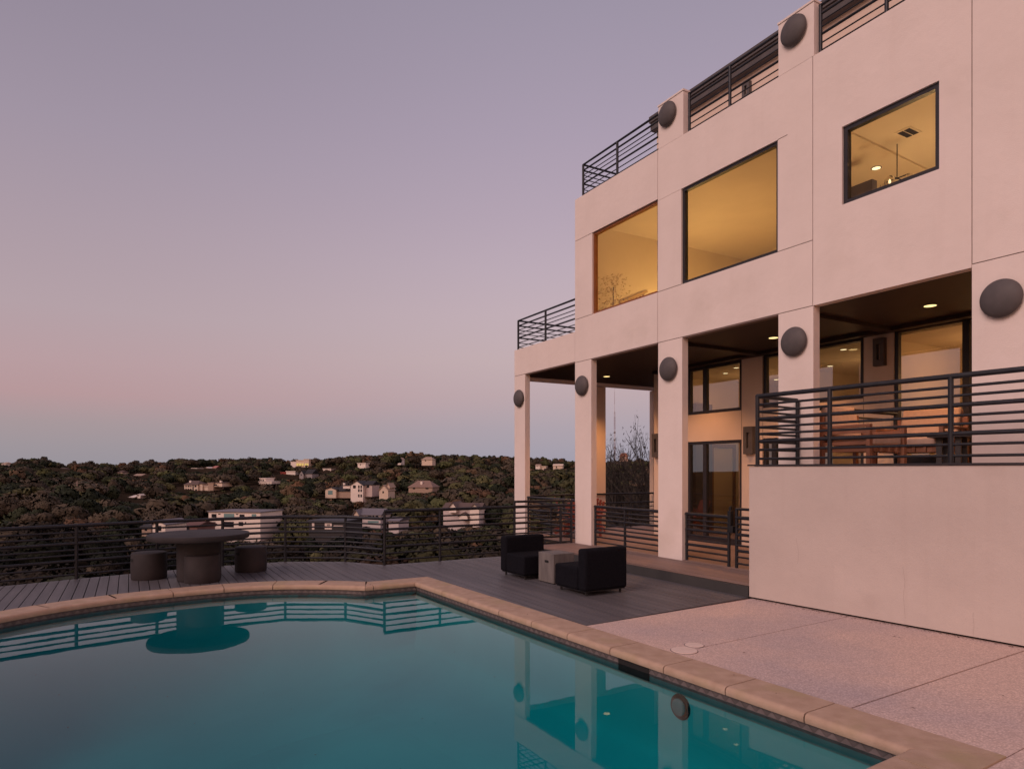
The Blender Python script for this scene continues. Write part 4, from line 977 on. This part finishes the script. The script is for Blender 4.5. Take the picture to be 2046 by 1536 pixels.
for a, b, e, f in ((708, 714, 969, 975), (719, 722, 969, 975), (724, 727, 969, 975), (719, 722, 976.5, 982), (724, 727, 976.5, 982), (719, 722, 987, 992.5), (724, 727, 987, 992.5), (733, 739, 968.5, 974)):
    k = 330 / F_PX; uc = (646 + 745) / 2; w = MB(); yy = -1.07 if b < 729 else .93
    w.box((a - uc) * k, (b - uc) * k, yy, yy + .1, (1000 - f) * k, (1000 - e) * k); w.build('window', WIN[D_], h_)
far_house('pale mansion with a hipped roof, arched openings and a square side tower', 400,
          [(363, 394, 968, 984, CREAMW, BROWNR, 961, 'hip', 0, 9), (394, 402, 967, 984, CREAMW, BROWNR, None, 'flat', 1), (398, 417, 972, 981, CREAMW, CREAMW, None, 'flat', 2), (416, 428, 965, 980, TAN, TAN, None, 'flat', .5), (428, 446, 964.5, 972, CREAMW, BROWNR, None, 'flat', 1.2)],
          [(366, 368.5, 970, 973, D_), (371, 375, 970, 973, D_), (377, 379.5, 970, 973, D_), (366, 369, 976, 980.5, D_), (371.3, 374.3, 976, 980.5, D_), (376.5, 379.5, 976, 980.5, D_), (382, 384.5, 969, 982, D_), (386.5, 391, 969.5, 973, D_), (388, 392, 977, 980.5, D_), (430, 437, 967, 970, D_)], chim=((369.5, 372.5, 960, 968), (438.5, 441.5, 960, 965)))
far_house('small white gabled shed with a wide dark doorway behind the railing', 150, [(303, 332, 1047, 1061, WHITE, GREYR, 1040, 'gable_front', 0, 7)], [(312, 323, 1050, 1060, D_)])
far_house('low dark-roofed cottage beside the small white gabled shed', 155, [(282, 303, 1052, 1062, TAN, DARKR, 1047, 'gable_side', 0, 6)], [(289, 294, 1055, 1060, D_)])
far_house('reddish brown low building half hidden beyond the table', 170, [(336, 398, 1050, 1060, (.20, .10, .085), (.15, .075, .065), 1043, 'gable_side', 0, 7)], [(345, 352, 1053, 1058, D_), (372, 380, 1053, 1058, D_)])
far_house('grey metal-roofed white house just past the fence corner post', 200, [(714, 762, 1028, 1046, (.60, .52, .50), GREYR, 1018, 'gable_side', 0, 8), (708, 718, 1026, 1034, CREAMW, GREYR, 1019, 'gable_front', -1, 8)],
          [(745, 749, 1029, 1035, D_), (752, 757, 1029, 1035, D_), (735, 742, 1030, 1036, D_), (735, 758, 1040, 1044, 'teal')])
far_house('dark flat-roofed modern house with white framed openings low in the valley', 140, [(614, 690, 1042, 1062, (.035, .030, .030), (.05, .05, .06), None, 'flat', 0, 9)],
          [(649, 664, 1045, 1057, 'white'), (621, 626, 1045, 1058, 'white'), (668, 688, 1049, 1052, 'white'), (628, 646, 1049, 1056, D_), (653.5, 660, 1046.5, 1050, D_)])
far_house('white twin-gabled farmhouse with a brown roof below the rust tree', 210,
          [(881, 958, 1016, 1046, (.62, .52, .49), BROWNR, 1007, 'gable_side', 1.5, 8), (896, 911, 1014, 1024, WHITE, BROWNR, 1004, 'gable_front', 0, 9), (940, 959, 1015, 1048, WHITE, BROWNR, 1007, 'gable_front', -.5, 9), (920, 937, 1030, 1036, WHITE, BROWNR, 1024, 'gable_front', -1.5, 4)],
          [(922, 928, 1015, 1018, D_)])
far_house('cream ridge-top villa glowing with yellow windows', 650, [(579, 592, 923, 930, WHITE, WHITE, None, 'flat'), (592, 612, 920, 931, CREAMW, CREAMW, None, 'flat', -1), (610, 621, 918, 931, CREAMW, CREAMW, None, 'flat', -2)],
          [])
h_ = [o for o in bpy.data.objects if o.get('label', '').startswith('cream ridge')][0]
for a, b in ((594, 598), (599.5, 604), (605.5, 609.5), (612, 616), (617, 620)):
    k = 650 / F_PX; w = MB(); w.box((a - 600) * k, (b - 600) * k, -2.1, -1.9, (931 - 930) * k, (931 - 925.5) * k); w.build('window', WIN['lit'], h_)
far_house('red walled house joined to a white block on the hillside', 520, [(559, 574, 944, 952, REDW, REDW, None, 'flat'), (573, 593, 942, 953, WHITE, WHITE, None, 'flat', -1)], [(562, 566, 946, 949, D_)])
far_house('grey stone gable with a broad dark roof beside the red walled house', 500, [(597, 606, 947, 952, GREYW, DARKR, 940, 'gable_front', 0, 14), (606, 622, 946, 952, GREYW, DARKR, 938, 'gable_side', 2)], [(600, 602, 947, 950, D_)])
far_house('tan cottage with two small gables among the mid-slope trees', 300, [(757, 776, 979, 990, CREAMW, TAN, 969, 'gable_front', 0, 8), (768, 776, 972, 976, CREAMW, TAN, 966, 'gable_front', 2, 6)], [(764, 767, 981, 985, D_)])
far_house('wide stone house with a tan hipped roof and pale chimney', 340, [(815, 865, 973, 978, TAN, (.26, .165, .13), 961, 'hip', 0, 11)], [(824, 829, 974, 977, D_), (851, 857, 974, 977, D_)], chim=((837, 841, 962, 970),))
far_house('white modern terraced house stacked in two levels on the dark slope', 430, [(516, 529, 956, 962, WHITE, WHITE, None, 'flat', 1), (516, 544, 963, 966.5, WHITE, WHITE, None, 'flat'), (518, 529, 967, 976, CREAMW, CREAMW, None, 'flat', 1)],
          [(519, 522, 958, 961, D_), (524, 527, 958, 961, D_), (520, 523, 969, 973, D_)])
small = [('long low white roofed house high on the far slope', 600, 382, 395, 936, 941, WHITE, WHITE, None, 'flat'), ('tiny white house just below the ridge, middle of three', 620, 409, 417, 935, 939, WHITE, WHITE, 933, 'gable_front'),
         ('tiny pink roofed house just below the ridge', 620, 424, 432, 934, 937, CREAMW, (.5, .2, .17), 931, 'gable_side'), ('small cream bungalow with a brown roof on the far shaded slope', 560, 234, 245, 943, 948, CREAMW, BROWNR, 940, 'hip'),
         ('two-part pale bungalow further down the shaded slope', 520, 265, 284, 950, 954, WHITE, TAN, 947, 'gable_side'), ('small white shed roof in the dark woods below the mansion', 330, 258, 269, 993, 996, CREAMW, WHITE, 990, 'gable_side'),
         ('little bright gable beside the white shed roof in the dark woods', 330, 274, 281, 989.5, 992, WHITE, WHITE, 987, 'gable_front'), ('brown roofed house on the ridge above the shaded slope', 640, 112, 130, 937, 940, TAN, BROWNR, 934.5, 'hip'),
         ('pale house on the hazy ridge at the photo edge', 700, 2, 13, 926, 930, WHITE, TAN, 923.5, 'hip'), ('long white flat house among trees right of the yellow lit villa', 560, 645, 662, 937, 941, WHITE, WHITE, None, 'flat'),
         ('white flat house partly hidden by red leaved trees near the ridge', 520, 714, 731, 926, 930, WHITE, WHITE, None, 'flat'), ('tan roofed ridge house with a pale end wall', 520, 842, 864, 918, 922, CREAMW, TAN, 913, 'hip'),
         ('small pale house on the ridge beside tall bare trees', 530, 794, 801, 917, 921, WHITE, TAN, 914.5, 'gable_front'), ('white hilltop house next to the end column', 600, 1070, 1079, 929.5, 933, WHITE, TAN, 927.5, 'gable_side'),
         ('long cream hilltop house between the end column and corner column', 600, 1078, 1091, 932, 936, CREAMW, CREAMW, None, 'flat'), ('bright cream hilltop house close to the corner column', 580, 1105, 1124, 930, 936, CREAMW, CREAMW, 927, 'gable_side'),
         ('orange red roofed hilltop house beside the radio mast', 500, 1238, 1254, 911, 914, (.44, .28, .21), (.30, .12, .07), 905, 'hip'), ('small pink roofed house low behind the rail between gable cottage and rust tree', 280, 700, 712, 1050, 1056, TAN, BROWNR, 1046, 'gable_side'),
         ('grey cottage with a pale wall low behind the tall fence', 190, 776, 797, 1040, 1047, (.6, .52, .5), GREYR, 1035, 'gable_side')]
for lb, Y, a, b, e, f, wc, rc, rv, ty in small:
    far_house(lb.replace('right of', 'past'), Y, [(a, b, e, f, wc, rc, rv, ty, 0, 8)], [(a + (b - a) * .3, a + (b - a) * .42, e + (f - e) * .25, e + (f - e) * .8, D_)], hide=.62)
terrain()
# radio mast and a utility pole
def mast():
    Y = 900; base = at(1228, 958, Y); t = thing('radio_mast', 'tall slim red and white radio mast on the far hill seen between two columns', 'radio mast', base)
    k = Y / F_PX; hgt = (958 - 770) * k; m, nt, out = new_mat('mast_bands'); p = nt.nodes.new('ShaderNodeBsdfPrincipled'); nt.links.new(p.outputs[0], out.inputs[0])
    tc = nt.nodes.new('ShaderNodeTexCoord'); sx = nt.nodes.new('ShaderNodeSeparateXYZ'); nt.links.new(tc.outputs['Object'], sx.inputs[0])
    md = nt.nodes.new('ShaderNodeMath'); md.operation = 'MODULO'; md.inputs[1].default_value = 34; nt.links.new(sx.outputs[2], md.inputs[0])
    gt = nt.nodes.new('ShaderNodeMath'); gt.operation = 'GREATER_THAN'; gt.inputs[1].default_value = 17; nt.links.new(md.outputs[0], gt.inputs[0])
    mx = nt.nodes.new('ShaderNodeMix'); mx.data_type = 'RGBA'; mx.inputs[6].default_value = (.30, .16, .17, 1); mx.inputs[7].default_value = (.55, .48, .50, 1); nt.links.new(gt.outputs[0], mx.inputs[0]); nt.links.new(mx.outputs[2], p.inputs[0])
    b = MB(); w = 1.0; q = [(w, 0), (-w * .5, w * .87), (-w * .5, -w * .87)]
    for x, y in q: b.tube([(x, y, -12), (x, y, hgt * .72)], .16, 5)
    n_ = 46
    for i in range(n_):
        z0, z1 = -12 + (hgt * .72 + 12) * i / n_, -12 + (hgt * .72 + 12) * (i + 1) / n_
        for j in range(3): b.tube([(*q[j], z0), (*q[(j + 1) % 3], z1)], .09, 4)
    b.build('lattice', m, t); b = MB(); b.tube([(0, 0, hgt * .7), (0, 0, hgt)], .3, 6, r1=.12); b.build('antenna', m, t)
    for z, a in ((.42, 0), (.50, 2), (.34, 4)):
        b = MB(); b.lathe([(.1, .5), (1.3, .9), (1.4, 1.0)], 16, (0, 0, hgt * z), axis='y'); b.build('dish', hmat((.25, .22, .23)), t)
mast()
up = thing('utility_pole', 'thin pale utility pole standing in the dark woods', 'pole', at(154, 978, 300))
b = MB(); b.tube([(0, 0, -4), (0, 0, 3.8)], .14, 8); b.build('pole', hmat((.5, .36, .31)), up); b = MB(); b.box(-1, 1, -.08, .08, 3.0, 3.15); b.build('crossarm', hmat((.3, .22, .2)), up)

# ---- trees: sample the whole view wedge, the largest become objects, the rest one woodland
def visible_block(u, vt, vb, hw, r):
    for a, b, t0, b0, Y in KEEP:
        if r < Y + 1 and u + hw > a and u - hw < b and vt < b0: return b0
    return None
cands = []
def kind_for(u, r, q):
    if u < 330 and r < 420: p = (.46, .06, .47, .01)
    elif u < 560: p = (.42, .18, .37, .03)
    elif u < 1020: p = (.24, .26, .42, .08)
    else: p = (.34, .26, .33, .07)
    return ['evergreen', 'olive', 'bare', 'rust'][int(np.searchsorted(np.cumsum(p), q))] if q < sum(p) - 1e-6 else 'bare'
r = 24.0
while r < 1000:
    sp = 5.2 if r < 60 else 8.4 if r < 330 else 9.5 if r < 600 else 12
    na = int(r * R(64) / sp)
    for k in range(na):
        az = R(-47) + R(64) * (k + rng.uniform(0, 1)) / na; rr = r + rng.uniform(-.5, .5) * sp
        x, y = rr * math.sin(az), rr * math.cos(az)
        if y < 5: continue
        s_, n_ = HL(x, y)
        if s_ > -5.5 and n_ > -2: continue
        z = float(ground(x, y)); u = CX + F_PX * x / y; q = rng.uniform()
        kd = kind_for(u, rr, q); kd = ('evergreen' if u > 520 and rng.uniform() < .7 else 'bare' if kd == 'rust' else kd) if rr < 75 else kd; hgt = rng.uniform(4.5, 13.5) * (1.0 if kd != 'evergreen' else .85); wid = hgt * rng.uniform(.42, .74)
        if rr < 60:
            lim = CAM_Z - (1046 if u > 640 else 1064) * 0 - ((1050 if u > 640 else 1062) - VH) / F_PX * y + rng.uniform(-.7, .15); hgt = min(hgt, max(3.5, lim - z)); z = min(z, lim - hgt)
        vt = VH - (z + hgt - CAM_Z) * F_PX / y; vb = VH - (z - CAM_Z) * F_PX / y; hw = wid * F_PX / y
        kb = visible_block(u, vt, vb, hw, y)
        if kb is not None:
            ztop = CAM_Z + (VH - kb) / F_PX * y
            if ztop - z < 1.3: continue
            hgt = min(max(hgt, 13), ztop - z - .2); wid = min(max(wid, 4.0), hgt * .8)
        if any(a - 2 < u < b + 2 and Y - 2 < y < Y + 13 for a, b, t0, b0, Y in KEEP): continue
        vis = hgt / y
        cands.append((vis, x, y, z, hgt, wid, kd, u, rr))
    r += sp * .85
# a few trees the photo singles out
def single(label, u, vt, vb, Y, wpx, kd, seed=0, near=False):
    z = CAM_Z + (VH - vb) / F_PX * Y; hgt = (vb - vt) / F_PX * Y; wid = wpx / 2 / F_PX * Y
    t = thing('tree', label, 'tree', (*at(u, vb, Y),)); src = (near_meshes if near else mid_meshes)[kd]
    c = bpy.data.objects.new('crown', src[seed % len(src)]); col.objects.link(c); c.parent = t; c.scale = (wid, wid, hgt / 1.75); c.location = (0, 0, 0); c.rotation_euler = (0, 0, seed * 1.7)
    k = bpy.data.objects.new('trunk', trunk_mesh); col.objects.link(k); k.parent = t; k.scale = (wid, wid, hgt / 1.75)
single('round rust red tree above the twin-gabled farmhouse', 913, 984, 1022, 235, 48, 'rust', 1)
single('smaller orange brown tree past the end of the big white flat-roofed house', 572, 1010, 1040, 215, 38, 'rust', 2)
single('bright green rounded tree above the tall fence', 815, 996, 1040, 220, 44, 'olive', 1)
single('second bright green tree, beside the rounded one above the tall fence', 862, 996, 1038, 225, 42, 'olive', 3)
single('olive tree with a broad crown uphill of the big white flat-roofed house', 400, 1000, 1046, 240, 95, 'olive', 2)
single('tall evergreen poking above the ridge line', 794, 902, 930, 520, 22, 'evergreen', 1)
single('wide bare brown tree crowning the ridge beside the tall evergreen', 830, 905, 930, 525, 34, 'bare', 1)
single('pale bare tree with visible limbs on the sunlit slope', 872, 926, 962, 380, 44, 'bare', 2)
cands.sort(key=lambda c: -c[0])
objs, rest = cands[:270], cands[270:]
for vis, x, y, z, hgt, wid, kd, u, rr in objs:
    near = rr < 75
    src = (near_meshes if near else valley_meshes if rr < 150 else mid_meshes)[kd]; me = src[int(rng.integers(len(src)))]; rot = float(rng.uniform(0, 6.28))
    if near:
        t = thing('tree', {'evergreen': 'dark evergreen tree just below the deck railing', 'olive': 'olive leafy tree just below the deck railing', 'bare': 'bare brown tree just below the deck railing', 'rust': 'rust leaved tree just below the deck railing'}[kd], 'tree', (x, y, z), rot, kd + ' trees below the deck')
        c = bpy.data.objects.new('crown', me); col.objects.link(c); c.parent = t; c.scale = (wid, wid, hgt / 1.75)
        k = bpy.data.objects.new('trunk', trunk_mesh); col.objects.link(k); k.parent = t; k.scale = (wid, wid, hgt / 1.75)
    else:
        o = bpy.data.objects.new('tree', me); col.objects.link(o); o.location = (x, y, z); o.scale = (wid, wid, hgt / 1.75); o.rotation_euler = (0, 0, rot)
        tag(o, LABEL[kd], 'tree', kd + ' trees on the hillside')
LIB = {k: [leaf_cloud(rng, 7, 210, .125, k) for _ in range(6)] for k in PAL}
VV, TT, NN = [], [], []
for vis, x, y, z, hgt, wid, kd, u, rr in rest:
    V, tn, Nn = LIB[kd][int(rng.integers(6))]; a = rng.uniform(0, 6.28); ca, sa = math.cos(a), math.sin(a)
    P = np.stack([(V[:, 0] * ca - V[:, 1] * sa) * wid + x, (V[:, 0] * sa + V[:, 1] * ca) * wid + y, V[:, 2] * hgt / 1.75 + z], 1)
    c = np.array(PAL[kd][int(rng.integers(len(PAL[kd])))]) * rng.uniform(.8, 1.2)
    VV.append(P); NN.append(np.stack([Nn[:, 0] * ca - Nn[:, 1] * sa, Nn[:, 0] * sa + Nn[:, 1] * ca, Nn[:, 2]], 1)); TT.append(tn[:, None] * c[None, :])
wd = bpy.data.objects.new('distant_woods', mesh_from('distant_woods', np.concatenate(VV), np.concatenate(TT), np.concatenate(NN), foliage('foliage_woods', None, attr=True))); col.objects.link(wd); tag(wd, kind='stuff')
print('trees', len(objs), len(rest), len(wd.data.polygons))
# twiggy tree behind the porch wing
def twig_tree(label, loc, hgt, seed):
    t = thing('bare_tree', label, 'tree', loc); rg = random.Random(seed); tr = MB(); tw = MB()
    def grow(p, d, l, r_, lev):
        q = p + d * l; mb = tr if lev < 2 else tw; mb.tube([p, (p + q) / 2 + Vector((rg.uniform(-1, 1), rg.uniform(-1, 1), 0)) * l * .06, q], r_, 5 if lev < 3 else 3, cap=False, r1=r_ * .6)
        if lev == 6:
            for _ in range(2):
                c = q + Vector((rg.uniform(-1, 1), rg.uniform(-1, 1), rg.uniform(-1, 1))) * .25; e = Vector((rg.uniform(-1, 1), rg.uniform(-1, 1), rg.uniform(-1, 1))).normalized() * .10; g = e.cross(Vector((0, 0, 1))) * .45
                tw.quad(c - e, c + g, c + e, c - g)
            return
        for k in range((5, 4, 4, 3, 3, 3)[lev]):
            dd = (d + Vector((rg.uniform(-1, 1), rg.uniform(-1, 1), rg.uniform(-.35, .75))) * .75).normalized(); grow(p + d * l * rg.uniform(.55, 1), dd, l * rg.uniform(.62, .82), max(r_ * .62, .011), lev + 1)
    grow(Vector((0, 0, -1)), Vector((0, 0, 1)), hgt * .33, hgt * .018, 0)
    zs = sorted(v[2] for v in tw.v); k = hgt / zs[-len(zs) // 400]
    for mb in (tr, tw): mb.v = [(x, y, z * k) for x, y, z in mb.v]
    tr.build('trunk', M['bark'], t); t.scale = (.62, .62, 1); tw.build('twigs', mat('twig', (.030, .023, .020), (.045, .034, .028), rough=.9), t)
twig_tree('dark twiggy tree rising behind the porch wing railing', (6.6, 33, -9.5), 13.2, 3)
twig_tree('lower twiggy tree behind the dark twiggy tree and the porch pillar', (9.6, 38, -10.5), 12.6, 8)
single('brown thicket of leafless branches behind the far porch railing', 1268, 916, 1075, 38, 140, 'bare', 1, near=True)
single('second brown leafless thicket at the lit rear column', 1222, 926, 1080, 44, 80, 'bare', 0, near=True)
